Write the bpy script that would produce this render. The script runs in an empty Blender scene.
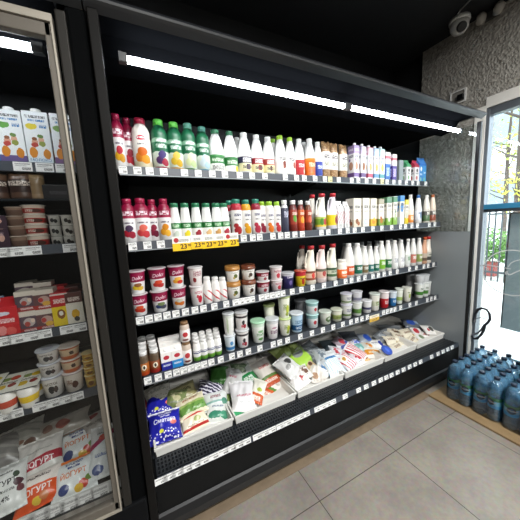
import bpy, math, random
from mathutils import Vector, Matrix
random.seed(7)
SC = bpy.context.scene
COL = SC.collection
PI = math.pi

# ------------------------------------------------------------------ camera
YAW, PITCH, ROLL, FPX = 0.461167, 0.1372467, -0.0492604, 255.203
CZ = 1.43
def cam_rows():
    cy, sy, cp, sp = math.cos(YAW), math.sin(YAW), math.cos(PITCH), math.sin(PITCH)
    f = Vector((sy*cp, cy*cp, -sp)); r = Vector((cy, -sy, 0)); u = r.cross(f)
    cr, sr = math.cos(ROLL), math.sin(ROLL)
    return cr*r + sr*u, sr*r - cr*u, f
RX, RY, RF = cam_rows()
CAM = Vector((0, 0, CZ))
def ray(x, y): return RX*((x-260)/FPX) + RY*((y-260)/FPX) + RF
def at_y(x, y, Y): d = ray(x, y); return CAM + d*((Y-CAM.y)/d.y)
def at_x(x, y, X): d = ray(x, y); return CAM + d*((X-CAM.x)/d.x)
def at_z(x, y, Z): d = ray(x, y); return CAM + d*((Z-CAM.z)/d.z)
def proj(P):
    v = Vector(P) - CAM; z = v.dot(RF)
    return 260 + FPX*v.dot(RX)/z, 260 + FPX*v.dot(RY)/z, z
def x_for(px, Y, Z):                      # where along the shelf line (Y, Z) a column of the photograph falls
    a, b = -1.2, 3.2
    for _ in range(50):
        m = (a+b)/2
        if proj((m, Y, Z))[0] < px: a = m
        else: b = m
    return (a+b)/2
def z_for(py, X, Y):
    a, b = -0.2, 3.2
    for _ in range(50):
        m = (a+b)/2
        if proj((X, Y, m))[1] > py: a = m
        else: b = m
    return (a+b)/2

# ------------------------------------------------------------------ materials
def lin(h):
    h = h.lstrip('#')
    c = [int(h[i:i+2], 16)/255 for i in (0, 2, 4)]
    return tuple(v/12.92 if v <= 0.04045 else ((v+0.055)/1.055)**2.4 for v in c) + (1.0,)
_M = {}
def new_mat(name):
    m = bpy.data.materials.new(name); m.use_nodes = True
    nt = m.node_tree; nt.nodes.clear()
    out = nt.nodes.new('ShaderNodeOutputMaterial')
    return m, nt, out
def plain(hexc, rough=0.5, metal=0.0, spec=0.5, bump=0.0, bscale=80, var=0.0, name='surface'):
    key = ('p', hexc, rough, metal, spec, bump, bscale, var)
    if key in _M: return _M[key]
    m, nt, out = new_mat(name)
    b = nt.nodes.new('ShaderNodeBsdfPrincipled')
    b.inputs['Base Color'].default_value = lin(hexc); b.inputs['Roughness'].default_value = rough
    b.inputs['Metallic'].default_value = metal; b.inputs['Specular IOR Level'].default_value = spec
    nt.links.new(b.outputs[0], out.inputs[0])
    if bump or var:
        tc = nt.nodes.new('ShaderNodeTexCoord'); no = nt.nodes.new('ShaderNodeTexNoise')
        no.inputs['Scale'].default_value = bscale; no.inputs['Detail'].default_value = 5
        nt.links.new(tc.outputs['Object'], no.inputs['Vector'])
        if bump:
            bp = nt.nodes.new('ShaderNodeBump'); bp.inputs['Strength'].default_value = bump; bp.inputs['Distance'].default_value = 0.01
            nt.links.new(no.outputs['Fac'], bp.inputs['Height']); nt.links.new(bp.outputs[0], b.inputs['Normal'])
        if var:
            hs = nt.nodes.new('ShaderNodeHueSaturation'); mr = nt.nodes.new('ShaderNodeMapRange')
            mr.inputs['From Min'].default_value = 0.3; mr.inputs['From Max'].default_value = 0.7
            mr.inputs['To Min'].default_value = 1-var; mr.inputs['To Max'].default_value = 1+var
            nt.links.new(no.outputs['Fac'], mr.inputs['Value']); nt.links.new(mr.outputs[0], hs.inputs['Value'])
            hs.inputs['Color'].default_value = lin(hexc); nt.links.new(hs.outputs[0], b.inputs['Base Color'])
    _M[key] = m
    return m
def glow(hexc, strength, name='lamp_glow'):
    m, nt, out = new_mat(name)
    e = nt.nodes.new('ShaderNodeEmission'); e.inputs[0].default_value = lin(hexc); e.inputs[1].default_value = strength
    nt.links.new(e.outputs[0], out.inputs[0]); return m
def clear(tint='#FFFFFF', gloss=0.08, rough=0.02, name='clear_glass', body=None, bodyamt=0.0):
    m, nt, out = new_mat(name)
    t = nt.nodes.new('ShaderNodeBsdfTransparent'); t.inputs[0].default_value = lin(tint)
    g = nt.nodes.new('ShaderNodeBsdfGlossy'); g.inputs['Roughness'].default_value = rough
    lw = nt.nodes.new('ShaderNodeLayerWeight'); lw.inputs['Blend'].default_value = 0.25
    mr = nt.nodes.new('ShaderNodeMapRange'); mr.inputs['To Min'].default_value = gloss*0.5; mr.inputs['To Max'].default_value = min(1, gloss*6)
    nt.links.new(lw.outputs['Fresnel'], mr.inputs['Value'])
    src = t.outputs[0]
    if body:
        d = nt.nodes.new('ShaderNodeBsdfPrincipled'); d.inputs['Base Color'].default_value = lin(body); d.inputs['Roughness'].default_value = 0.15
        mb = nt.nodes.new('ShaderNodeMixShader'); mb.inputs[0].default_value = bodyamt
        nt.links.new(t.outputs[0], mb.inputs[1]); nt.links.new(d.outputs[0], mb.inputs[2]); src = mb.outputs[0]
    mx = nt.nodes.new('ShaderNodeMixShader')
    nt.links.new(mr.outputs[0], mx.inputs[0]); nt.links.new(src, mx.inputs[1]); nt.links.new(g.outputs[0], mx.inputs[2])
    nt.links.new(mx.outputs[0], out.inputs[0]); return m

def printed(spec, rough=0.32):
    """Packaging print: bands up the height, fruit blobs, small rows of type; all in the surface's own UVs."""
    if isinstance(spec, str): return plain(spec, rough)
    key = repr(spec) + str(rough)
    if key in _M: return _M[key]
    m, nt, out = new_mat('printed_packaging'); N, L = nt.nodes.new, nt.links.new
    b = N('ShaderNodeBsdfPrincipled'); b.inputs['Roughness'].default_value = rough
    L(b.outputs[0], out.inputs[0])
    uv = N('ShaderNodeUVMap')
    no = N('ShaderNodeTexNoise'); no.inputs['Scale'].default_value = 9; no.inputs['Detail'].default_value = 3
    L(uv.outputs[0], no.inputs['Vector'])
    sub = N('ShaderNodeVectorMath'); sub.operation = 'SUBTRACT'; L(no.outputs['Color'], sub.inputs[0]); sub.inputs[1].default_value = (.5, .5, .5)
    mad = N('ShaderNodeVectorMath'); mad.operation = 'MULTIPLY_ADD'; L(sub.outputs[0], mad.inputs[0])
    w = spec.get('wob', 0.05); mad.inputs[1].default_value = (w, w, 0); L(uv.outputs[0], mad.inputs[2])
    sep = N('ShaderNodeSeparateXYZ'); L(mad.outputs[0], sep.inputs[0])
    sepc = N('ShaderNodeSeparateXYZ'); L(uv.outputs[0], sepc.inputs[0])
    bands = [(0.0, spec['base'])] + sorted(spec.get('bands', []))
    ramp = N('ShaderNodeValToRGB'); cr = ramp.color_ramp; cr.interpolation = 'CONSTANT'
    cr.elements[0].position = 0; cr.elements[0].color = lin(bands[0][1])
    cr.elements[1].position = 1.0; cr.elements[1].color = lin(bands[-1][1])
    for p, c in bands[1:]:
        e = cr.elements.new(max(0.001, min(0.999, p))); e.color = lin(c)
    skew = spec.get('skew', 0)
    if skew:
        ma = N('ShaderNodeMath'); ma.operation = 'MULTIPLY_ADD'; L(sepc.outputs[0], ma.inputs[0]); ma.inputs[1].default_value = skew
        L(sepc.outputs[1], ma.inputs[2]); src = ma.outputs[0]
        if spec.get('wob', 0) : pass
    else:
        src = sep.outputs[1] if spec.get('wavy') else sepc.outputs[1]
    L(src, ramp.inputs[0]); cur = ramp.outputs[0]
    def mixin(fac, c):
        nonlocal cur
        mx = N('ShaderNodeMix'); mx.data_type = 'RGBA'; L(fac, mx.inputs[0]); L(cur, mx.inputs[6]); mx.inputs[7].default_value = lin(c)
        cur = mx.outputs[2]
    st = spec.get('stripe')
    if st:                                         # (frequency, angle, colour, duty, v0, v1)
        fr, ang, c, duty, v0, v1 = st
        dt = N('ShaderNodeVectorMath'); dt.operation = 'DOT_PRODUCT'; L(mad.outputs[0], dt.inputs[0]); dt.inputs[1].default_value = (math.cos(ang)*fr, math.sin(ang)*fr, 0)
        f1 = N('ShaderNodeMath'); f1.operation = 'FRACT'; L(dt.outputs['Value'], f1.inputs[0])
        f2 = N('ShaderNodeMath'); f2.operation = 'LESS_THAN'; L(f1.outputs[0], f2.inputs[0]); f2.inputs[1].default_value = duty
        cm = N('ShaderNodeMath'); cm.operation = 'COMPARE'; L(sepc.outputs[1], cm.inputs[0]); cm.inputs[1].default_value = (v0+v1)/2; cm.inputs[2].default_value = (v1-v0)/2
        mu = N('ShaderNodeMath'); mu.operation = 'MULTIPLY'; L(f2.outputs[0], mu.inputs[0]); L(cm.outputs[0], mu.inputs[1]); mixin(mu.outputs[0], c)
    sp = spec.get('spots')
    if sp:                                         # (scale, size, colour, v0, v1)
        sc_, size, c, v0, v1 = sp
        vo = N('ShaderNodeTexVoronoi'); vo.inputs['Scale'].default_value = sc_; L(uv.outputs[0], vo.inputs['Vector'])
        lt = N('ShaderNodeMath'); lt.operation = 'LESS_THAN'; L(vo.outputs['Distance'], lt.inputs[0]); lt.inputs[1].default_value = size
        cm = N('ShaderNodeMath'); cm.operation = 'COMPARE'; L(sepc.outputs[1], cm.inputs[0]); cm.inputs[1].default_value = (v0+v1)/2; cm.inputs[2].default_value = (v1-v0)/2
        mu = N('ShaderNodeMath'); mu.operation = 'MULTIPLY'; L(lt.outputs[0], mu.inputs[0]); L(cm.outputs[0], mu.inputs[1]); mixin(mu.outputs[0], c)
    for (u, v, ru, rv, c) in spec.get('blobs', []):
        s = N('ShaderNodeVectorMath'); s.operation = 'SUBTRACT'; L(mad.outputs[0], s.inputs[0]); s.inputs[1].default_value = (u, v, 0)
        k = N('ShaderNodeVectorMath'); k.operation = 'MULTIPLY'; L(s.outputs[0], k.inputs[0]); k.inputs[1].default_value = (1/ru, 1/rv, 0)
        ln = N('ShaderNodeVectorMath'); ln.operation = 'LENGTH'; L(k.outputs[0], ln.inputs[0])
        lt = N('ShaderNodeMath'); lt.operation = 'LESS_THAN'; L(ln.outputs['Value'], lt.inputs[0]); lt.inputs[1].default_value = 1
        mixin(lt.outputs[0], c)
    for t in spec.get('text', []):
        (u0, u1, v0, v1, c) = t[:5]
        mp = N('ShaderNodeMapping'); L(uv.outputs[0], mp.inputs[0]); mp.inputs['Scale'].default_value = (70, 16, 1)
        tn = N('ShaderNodeTexNoise'); tn.inputs['Scale'].default_value = 1; tn.inputs['Detail'].default_value = 0; L(mp.outputs[0], tn.inputs['Vector'])
        gt = N('ShaderNodeMath'); gt.operation = 'GREATER_THAN'; L(tn.outputs['Fac'], gt.inputs[0]); gt.inputs[1].default_value = 0.46
        c1 = N('ShaderNodeMath'); c1.operation = 'COMPARE'; L(sepc.outputs[0], c1.inputs[0]); c1.inputs[1].default_value = (u0+u1)/2; c1.inputs[2].default_value = (u1-u0)/2
        c2 = N('ShaderNodeMath'); c2.operation = 'COMPARE'; L(sepc.outputs[1], c2.inputs[0]); c2.inputs[1].default_value = (v0+v1)/2; c2.inputs[2].default_value = (v1-v0)/2
        m1 = N('ShaderNodeMath'); m1.operation = 'MULTIPLY'; L(c1.outputs[0], m1.inputs[0]); L(c2.outputs[0], m1.inputs[1])
        m2 = N('ShaderNodeMath'); m2.operation = 'MULTIPLY'; L(m1.outputs[0], m2.inputs[0]); L(gt.outputs[0], m2.inputs[1]); mixin(m2.outputs[0], c)
    L(cur, b.inputs['Base Color'])
    _M[key] = m
    return m

# ------------------------------------------------------------------ mesh builder
class MB:
    def __init__(s): s.v = []; s.f = []; s.uv = []; s.mi = []; s.sm = []
    def face(s, idx, uvs=None, mi=0, sm=False):
        s.f.append(tuple(idx)); s.uv.append(uvs or [(0.5, 0.5)]*len(idx)); s.mi.append(mi); s.sm.append(sm)
    def quad(s, pts, uvs=None, mi=0):
        n = len(s.v); s.v += [tuple(p) for p in pts]
        s.face(range(n, n+len(pts)), uvs or [(0, 0), (1, 0), (1, 1), (0, 1)][:len(pts)], mi)
    def box(s, x0, x1, y0, y1, z0, z1, mi=0, top=None):
        t = top or (x0, x1, y0, y1)
        n = len(s.v)
        s.v += [(x0, y0, z0), (x1, y0, z0), (x1, y1, z0), (x0, y1, z0), (t[0], t[2], z1), (t[1], t[2], z1), (t[1], t[3], z1), (t[0], t[3], z1)]
        U = [(0, 0), (1, 0), (1, 1), (0, 1)]
        for a in ((0, 1, 5, 4), (1, 2, 6, 5), (2, 3, 7, 6), (3, 0, 4, 7)): s.face([n+i for i in a], U, mi)
        s.face([n+4, n+5, n+6, n+7], [(.02, .99), (.98, .99), (.98, .999), (.02, .999)], mi)
        s.face([n+3, n+2, n+1, n], [(.02, .01)]*4, mi)
    def lathe(s, prof, n=24, mi=0, c=(0, 0), sm=True, vmax=None, bottom=True, top=True, sx=1, sy=1):
        z0 = prof[0][1]; zm = vmax or (prof[-1][1]-z0) or 1
        b = len(s.v); m = len(prof)
        for (r, z) in prof:
            for i in range(n+1):
                a = -PI/2 + (i/n-0.5)*2*PI
                s.v.append((c[0]+r*sx*math.cos(a), c[1]+r*sy*math.sin(a), z))
        for j in range(m-1):
            for i in range(n):
                q = [b+j*(n+1)+i, b+j*(n+1)+i+1, b+(j+1)*(n+1)+i+1, b+(j+1)*(n+1)+i]
                va, vb = (prof[j][1]-z0)/zm, (prof[j+1][1]-z0)/zm
                s.face(q, [(i/n, va), ((i+1)/n, va), ((i+1)/n, vb), (i/n, vb)], mi, sm)
        if bottom: s.face([b+i for i in range(n-1, -1, -1)], [(.5, .001)]*n, mi)
        if top: s.face([b+(m-1)*(n+1)+i for i in range(n)], [(.5+.5*math.cos(6.283*i/n), .5+.5*math.sin(6.283*i/n)) if top == 'disc' else (.5, .999) for i in range(n)], mi)
    def prism(s, pts, x0, x1, mi=0, sm=False):            # (y, z) outline swept along x
        n = len(pts); b = len(s.v)
        s.v += [(x0, p[0], p[1]) for p in pts] + [(x1, p[0], p[1]) for p in pts]
        for i in range(n):
            j = (i+1) % n; s.face((b+i, b+j, b+n+j, b+n+i), None, mi, sm)
        s.face([b+i for i in range(n-1, -1, -1)], None, mi); s.face([b+n+i for i in range(n)], None, mi)
    def tube(s, path, r, n=8, mi=0):
        path = [Vector(p) for p in path]; b = len(s.v)
        for k, p in enumerate(path):
            d = (path[min(k+1, len(path)-1)] - path[max(k-1, 0)]).normalized()
            h = Vector((0, 0, 1)) if abs(d.z) < .9 else Vector((1, 0, 0))
            a1 = d.cross(h).normalized(); a2 = d.cross(a1)
            rr = r[k] if isinstance(r, (list, tuple)) else r
            for i in range(n): s.v.append(tuple(p + rr*(math.cos(2*PI*i/n)*a1 + math.sin(2*PI*i/n)*a2)))
        for k in range(len(path)-1):
            for i in range(n):
                j = (i+1) % n; s.face((b+k*n+i, b+k*n+j, b+(k+1)*n+j, b+(k+1)*n+i), None, mi, True)
        s.face([b+i for i in range(n)], None, mi); s.face([b+(len(path)-1)*n+i for i in range(n-1, -1, -1)], None, mi)
    def mesh(s, name, mats):
        me = bpy.data.meshes.new(name); me.from_pydata(s.v, [], s.f)
        for m in (mats if isinstance(mats, (list, tuple)) else [mats]): me.materials.append(m)
        ul = me.uv_layers.new(name='UVMap'); k = 0; flat = []
        for u in s.uv:
            for c in u: flat += [c[0], c[1]]
        ul.data.foreach_set('uv', flat)
        me.polygons.foreach_set('material_index', s.mi); me.polygons.foreach_set('use_smooth', s.sm)
        me.update(); return me
    def build(s, name, mats, parent=None, loc=None, bevel=0):
        return link(name, s.mesh(name, mats), parent, loc, bevel)
def link(name, me, parent=None, loc=None, bevel=0):
    o = bpy.data.objects.new(name, me); COL.objects.link(o)
    if parent: o.parent = parent
    if loc: o.location = loc
    if bevel:
        bv = o.modifiers.new('edge', 'BEVEL'); bv.width = bevel; bv.segments = 2; bv.limit_method = 'ANGLE'
    return o
def thing(name, label, cat, loc=(0, 0, 0), rot=(0, 0, 0), group=None):
    o = bpy.data.objects.new(name, None); COL.objects.link(o); o.empty_display_size = .05
    o.location = loc; o.rotation_euler = rot
    return tag(o, label, cat, group)
def tag(o, label, cat, group=None):
    o['label'] = label; o['category'] = cat
    if group: o['group'] = group
    return o
def struct(name, mb, m, bevel=0):
    o = mb.build(name, m, None, None, bevel); o['kind'] = 'structure'; return o
def boxes(*bs):
    m = MB()
    for b in bs: m.box(*b)
    return m
_T = {}
def text_mesh(s, size, bold=0.0, shear=0.0):
    key = (s, size, bold, shear)
    if key not in _T:
        cu = bpy.data.curves.new('type', 'FONT'); cu.body = s; cu.size = size; cu.align_x = 'CENTER'; cu.align_y = 'CENTER'; cu.offset = bold; cu.shear = shear
        cu.resolution_u = 2
        ob = bpy.data.objects.new('type', cu); COL.objects.link(ob)
        dg = bpy.context.evaluated_depsgraph_get(); me = bpy.data.meshes.new_from_object(ob.evaluated_get(dg))
        vs = [tuple(v.co) for v in me.vertices]; fs = [tuple(p.vertices) for p in me.polygons]
        bpy.data.objects.remove(ob); bpy.data.curves.remove(cu); bpy.data.meshes.remove(me)
        _T[key] = (vs, fs)
    return _T[key]
def lettering(s, size, mat, fn, bold=0.0, shear=0.0):
    """Printed letters laid on a surface; fn(x, y) -> point."""
    vs, fs = text_mesh(s, size, bold, shear)
    m = MB(); m.v = [tuple(fn(v[0], v[1])) for v in vs]
    for f in fs: m.face(f)
    return m.mesh('lettering', mat)

# ------------------------------------------------------------------ shared materials
BLACK = plain('#15171A', 0.45); DARK = plain('#23262A', 0.4); DARKER = plain('#0C0D0F', 0.6)
CHAR = plain('#2E3135', 0.35); STEEL = plain('#7C7872', 0.38, 0.8); ALU = plain('#A59E93', 0.35, 0.6)
RAIL = plain('#3E434B', 0.4); WHITE = plain('#E9E9E6', 0.4); GREYP = plain('#8D9092', 0.4)
CRATE = plain('#E4E2DC', 0.45)
GLASS = clear('#F4F8F8', 0.07); WINGLASS = clear('#F2F7F8', 0.06)

# ------------------------------------------------------------------ room
def floor_mat():
    m, nt, out = new_mat('stone_floor_tiles'); N, L = nt.nodes.new, nt.links.new
    b = N('ShaderNodeBsdfPrincipled'); L(b.outputs[0], out.inputs[0])
    tc = N('ShaderNodeTexCoord'); sp = N('ShaderNodeSeparateXYZ'); L(tc.outputs['Object'], sp.inputs[0])
    def line(sock, off, step):
        a = N('ShaderNodeMath'); a.operation = 'SUBTRACT'; L(sock, a.inputs[0]); a.inputs[1].default_value = off - 50*step
        mo = N('ShaderNodeMath'); mo.operation = 'MODULO'; L(a.outputs[0], mo.inputs[0]); mo.inputs[1].default_value = step
        c = N('ShaderNodeMath'); c.operation = 'LESS_THAN'; L(mo.outputs[0], c.inputs[0]); c.inputs[1].default_value = 0.0045
        return c.outputs[0]
    mx = N('ShaderNodeMath'); mx.operation = 'MAXIMUM'; L(line(sp.outputs[0], 0.7245, 0.6), mx.inputs[0]); L(line(sp.outputs[1], 0.905, 0.6), mx.inputs[1])
    n1 = N('ShaderNodeTexNoise'); n1.inputs['Scale'].default_value = 3.5; n1.inputs['Detail'].default_value = 8; n1.inputs['Roughness'].default_value = .65; L(tc.outputs['Object'], n1.inputs['Vector'])
    n2 = N('ShaderNodeTexNoise'); n2.inputs['Scale'].default_value = 45; n2.inputs['Detail'].default_value = 6; L(tc.outputs['Object'], n2.inputs['Vector'])
    r = N('ShaderNodeValToRGB'); L(n1.outputs['Fac'], r.inputs[0])
    r.color_ramp.elements[0].position = .3; r.color_ramp.elements[0].color = lin('#77706A')
    r.color_ramp.elements[1].position = .7; r.color_ramp.elements[1].color = lin('#8F887D')
    m2 = N('ShaderNodeMix'); m2.data_type = 'RGBA'; m2.blend_type = 'OVERLAY'; m2.inputs[0].default_value = .3; L(r.outputs[0], m2.inputs[6]); L(n2.outputs['Color'], m2.inputs[7])
    m3 = N('ShaderNodeMix'); m3.data_type = 'RGBA'; L(mx.outputs[0], m3.inputs[0]); L(m2.outputs[2], m3.inputs[6]); m3.inputs[7].default_value = lin('#3B352E')
    L(m3.outputs[2], b.inputs['Base Color'])
    mr = N('ShaderNodeMapRange'); mr.inputs['To Min'].default_value = .22; mr.inputs['To Max'].default_value = .42; L(n1.outputs['Fac'], mr.inputs['Value']); L(mr.outputs[0], b.inputs['Roughness'])
    bp = N('ShaderNodeBump'); bp.inputs['Strength'].default_value = .12; bp.inputs['Distance'].default_value = .002; L(n2.outputs['Fac'], bp.inputs['Height']); L(bp.outputs[0], b.inputs['Normal'])
    return m
def stucco_mat():
    m, nt, out = new_mat('grey_stucco'); N, L = nt.nodes.new, nt.links.new
    b = N('ShaderNodeBsdfPrincipled'); b.inputs['Roughness'].default_value = .7; L(b.outputs[0], out.inputs[0])
    tc = N('ShaderNodeTexCoord')
    n1 = N('ShaderNodeTexNoise'); n1.inputs['Scale'].default_value = 34; n1.inputs['Detail'].default_value = 4; L(tc.outputs['Object'], n1.inputs['Vector'])
    vo = N('ShaderNodeTexVoronoi'); vo.inputs['Scale'].default_value = 60; L(tc.outputs['Object'], vo.inputs['Vector'])
    ad = N('ShaderNodeMath'); ad.operation = 'ADD'; L(n1.outputs['Fac'], ad.inputs[0]); L(vo.outputs['Distance'], ad.inputs[1])
    bp = N('ShaderNodeBump'); bp.inputs['Strength'].default_value = 1.0; bp.inputs['Distance'].default_value = .008; L(ad.outputs[0], bp.inputs['Height']); L(bp.outputs[0], b.inputs['Normal'])
    r = N('ShaderNodeValToRGB'); L(n1.outputs['Fac'], r.inputs[0])
    r.color_ramp.elements[0].position = .35; r.color_ramp.elements[0].color = lin('#9A968E')
    r.color_ramp.elements[1].position = .65; r.color_ramp.elements[1].color = lin('#B5B1A9')
    L(r.outputs[0], b.inputs['Base Color'])
    return m
STUCCO = stucco_mat()
XW = 2.70; CEIL = 3.0
struct('floor', boxes((-2.6, 2.85, -3.4, 2.1, -.06, 0)), floor_mat())
struct('ceiling', boxes((-2.6, 2.85, -3.4, 2.1, CEIL, CEIL+.08)), plain('#14161A', .8))
struct('wall_back', boxes((-2.6, 2.9, 2.02, 2.1, 0, CEIL)), plain('#101215', .8))
struct('wall_left', boxes((-2.68, -2.6, -3.4, 2.1, 0, CEIL)), plain('#5B5A58', .8))
struct('wall_front', boxes((-2.6, 2.85, -3.48, -3.4, 0, CEIL)), plain('#5B5A58', .8))
m = MB()
m.box(XW, XW+.15, 1.14, 1.68, 0, CEIL)                       # pier beside the fridge
m.box(XW, XW+.15, -.55, 1.14, 2.28, CEIL)                    # above the window
m.box(XW, XW+.15, -3.4, -.55, 0, CEIL)
struct('wall_right', m, STUCCO)
struct('wall_rear', boxes((XW+.04, XW+.15, 1.68, 2.02, 0, CEIL)), plain('#1B1C1F', .8))
struct('trim_1', boxes((.02, 2.02, 1.095, 1.16, 0, .004)), plain('#7A6A57', .5, var=.12, bscale=20))
# window in the right wall: frame, bars, panes
wf = bpy.data.objects.new('window_1', None); COL.objects.link(wf); wf['kind'] = 'structure'
FR = plain('#6F757C', .35, .4); BLUE = plain('#2E7FA8', .45)
fm = boxes((XW+.0, XW+.07, 1.115, 1.14, .0, 2.28), (XW, XW+.07, -.55, 1.115, 2.22, 2.28), (XW, XW+.07, -.55, -.49, 0, 2.2), (XW, XW+.07, .24, .29, 0, 2.2), (XW, XW+.07, -.49, 1.115, 0, .06))
fm.build('window_frame', FR, wf, None, .004)
boxes((XW+.005, XW+.065, .29, 1.115, 1.44, 1.465)).build('transom_bar', plain('#3C434A', .4, .4), wf)
boxes((XW+.0, XW+.07, .29, 1.115, 1.465, 1.505)).build('blue_transom', BLUE, wf)
boxes((XW+.03, XW+.036, .29, 1.115, 1.505, 2.22)).build('pane', WINGLASS, wf)
boxes((XW+.03, XW+.036, .29, 1.115, .06, 1.44)).build('pane', WINGLASS, wf)
boxes((XW+.03, XW+.036, -.49, .24, .06, 2.2)).build('pane', WINGLASS, wf)
boxes((XW-.012, XW+.0, 1.14, 1.215, 0, 2.3), (XW-.012, XW, .2, 1.14, 2.28, 2.36)).build('pale_casing', plain('#F4F2EC', .55), wf)
# white line decal on the lower pane
dm = MB(); dc = (.911, .942); n = 60
for i in range(n):
    a0, a1 = 2*PI*i/n, 2*PI*(i+1)/n
    pts = [(XW+.027, dc[0]+rr*math.cos(a), dc[1]+rr*math.sin(a)) for (rr, a) in ((.182, a0), (.190, a0), (.190, a1), (.182, a1))]
    dm.quad(pts)
def ribbon(mb, pts, w):
    for p, q in zip(pts, pts[1:]):
        d = Vector((q[0]-p[0], q[1]-p[1])); d.normalize(); nx, ny = -d.y*w, d.x*w
        mb.quad([(XW+.027, p[0]+nx, p[1]+ny), (XW+.027, p[0]-nx, p[1]-ny), (XW+.027, q[0]-nx, q[1]-ny), (XW+.027, q[0]+nx, q[1]+ny)])
def pxl(*ps): return [(P.y, P.z) for P in (at_x(x, y, XW+.027) for x, y in ps)]
for ps, w in ((((481, 265.5), (488, 265), (496, 266.5), (503, 267.5), (511, 269)), .0035), (((508, 267), (511, 263), (515, 261), (521, 259.5)), .003),
              (((507, 272.5), (509, 275), (512, 274), (516, 272), (521, 270)), .004), (((485, 267), (488, 268.5), (488.5, 270), (486.5, 270)), .003),
              (((489, 276), (490.5, 277.5), (492, 276.5)), .003), (((490, 281), (493, 280), (496, 281.5)), .003), (((495, 262), (498, 261), (500, 261.5)), .003), (((506, 274.5), (505.5, 272), (508, 271.5)), .004)):
    ribbon(dm, pxl(*ps), w)
dm.build('window_decal', plain('#D6D8D6', .6), wf)

# ------------------------------------------------------------------ outside, seen through the window
gd = boxes((XW+.15, 40, -30, 40, -.2, -.05)); struct('street_pavement', gd, plain('#D8D7D2', .8, var=.05, bscale=2))
def leafy(mb, c, r, n, size, squash=1.0):
    for _ in range(n):
        d = Vector((random.gauss(0, 1), random.gauss(0, 1), random.gauss(0, 1))).normalized()*r*random.random()**.45
        p = Vector(c) + Vector((d.x, d.y, d.z*squash)); a = Vector((random.gauss(0, 1), random.gauss(0, 1), random.gauss(0, 1))).normalized()
        b = a.orthogonal().normalized(); s = size*random.uniform(.6, 1.3)
        mb.quad([p-a*s, p-b*s*.5, p+a*s, p+b*s*.5])
def tree(x, px, h, label, leafc, dens):
    base = at_x(px, 300, x); t = thing('street_tree', label, 'tree', (x, base.y, -.05), (0, 0, 0), 'trees outside the window')
    tm = MB(); tm.tube([(0, 0, 0), (.03, .02, h*.35), (-.03, .05, h*.7), (0, .02, h*.98)], [.085, .07, .045, .015])
    cs = []
    for k in range(12):
        z = h*random.uniform(.34, .9); a = random.uniform(0, 6.28); l = random.uniform(.35, .95)
        e = (math.cos(a)*l, math.sin(a)*l, z+l*.5); tm.tube([(0, .02, z), (e[0]*.5, e[1]*.5, z+l*.2), e], [.024, .016, .007], 6); cs.append(e)
    tm.build('trunk', plain('#4A4038', .8, bump=.4), t)
    cm = MB()
    for e in cs: leafy(cm, e, .42, dens, .055)
    cm.build('crown', plain(leafc, .6, var=.25, bscale=6), t)
tree(6.2, 511, 4.6, 'bare thin street tree with a few yellow green leaves, close behind the window glass', '#A9A83A', 26)
tree(11.5, 498, 5.4, 'fuller green street tree standing farther off behind the iron fence', '#87923F', 60)
ft = thing('iron_fence', 'black iron railing fence across the street seen through the window', 'fence', (7.0, 2.9, -.05))
boxes(*[(-.012, .012, k*.11-3, k*.11-2.976, 0, 1.55) for k in range(62)]).build('bars', plain('#33383C', .5), ft)
boxes((-.02, .02, -3.0, 3.8, 1.44, 1.48), (-.02, .02, -3.0, 3.8, .18, .22)).build('rails', plain('#33383C', .5), ft)
hb = MB(); leafy(hb, (0, 0, .62), .75, 900, .06, .62)
for _ in range(2): leafy(hb, (0, random.uniform(-.8, .8), .6), .6, 500, .06, .8)
ho = hb.build('hedge_bush', plain('#5E8A3A', .6, var=.3, bscale=8), None, (7.9, 3.05, .0)); tag(ho, 'rounded green bush behind the iron fence across the street', 'bush')
rb = boxes((-.1, .1, -.12, .12, .0, .34)).build('red_planter', plain('#A85048', .6), None, (7.6, 2.93, -.05), .02)
tag(rb, 'small faded red planter box behind the iron fence', 'planter')
bt = thing('apartment_building', 'pale apartment building rising behind the street trees', 'building', (16, 6, -.05))
boxes((0, 4, -7, 7, 0, 11)).build('facade', plain('#E4E4E0', .8), bt)
for k in range(3):
    for j in range(5):
        boxes((-.03, .02, -5.6+j*2.5, -4.5+j*2.5, 1.6+k*3, 3.1+k*3)).build('window_glazing', plain('#7F8B94', .3), bt)
bp_ = thing('hanging_board', 'dark grey board hanging close outside the lower window pane', 'board', (XW+.12, .64, .43))
boxes((0, .02, -.36, .335, 0, .99)).build('panel', plain('#B4BEC1', .35), bp_)
boxes((-.008, .03, -.365, .34, .99, 1.0), (-.008, .03, .335, .342, 0, .99)).build('edge_strip', plain('#3B4145', .4), bp_)
boxes((0, .02, -.02, .02, -.48, 0)).build('post', plain('#3B4145', .4), bp_)

# ------------------------------------------------------------------ refrigerators
XL, XR = -.02, 2.5
SH = [(1.455, 1.706), (1.343, 1.337), (1.357, .970), (1.330, .664)]     # rail front Y, rail bottom z
RH = .042
DECK = .305
TUBE_ON = glow('#F3F8FF', 29); TUBE_DIM = glow('#F3F8FF', 32)
fr = thing('display_refrigerator', 'long black open dairy refrigerator with four lit shelves and a row of crates', 'refrigerator')
m = MB()      # lower body: tank, front panel
m.prism([(1.15, .02), (1.14, .125), (1.14, .28), (1.148, DECK-.012), (1.98, DECK-.012), (1.98, .02)], XL, XR)
m.build('base', plain('#0D0E0F', .5, 0, .18), fr)
m = MB(); m.prism([(1.14, .125), (1.128, .118), (1.118, .085), (1.122, .045), (1.14, .022), (1.16, .022), (1.16, .125)], XL-.03, XR+.02); m.build('bumper', plain('#151618', .42), fr)
boxes((XL+.05, XR-.05, 1.19, 1.9, 0, .03)).build('plinth', DARKER, fr)
m = MB(); m.prism([(1.1385, .277), (1.136, .277), (1.143, .3105), (1.1455, .3105)], XL+.01, XR-.01); m.build('label_strip', RAIL, fr)
m = MB()
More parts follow.
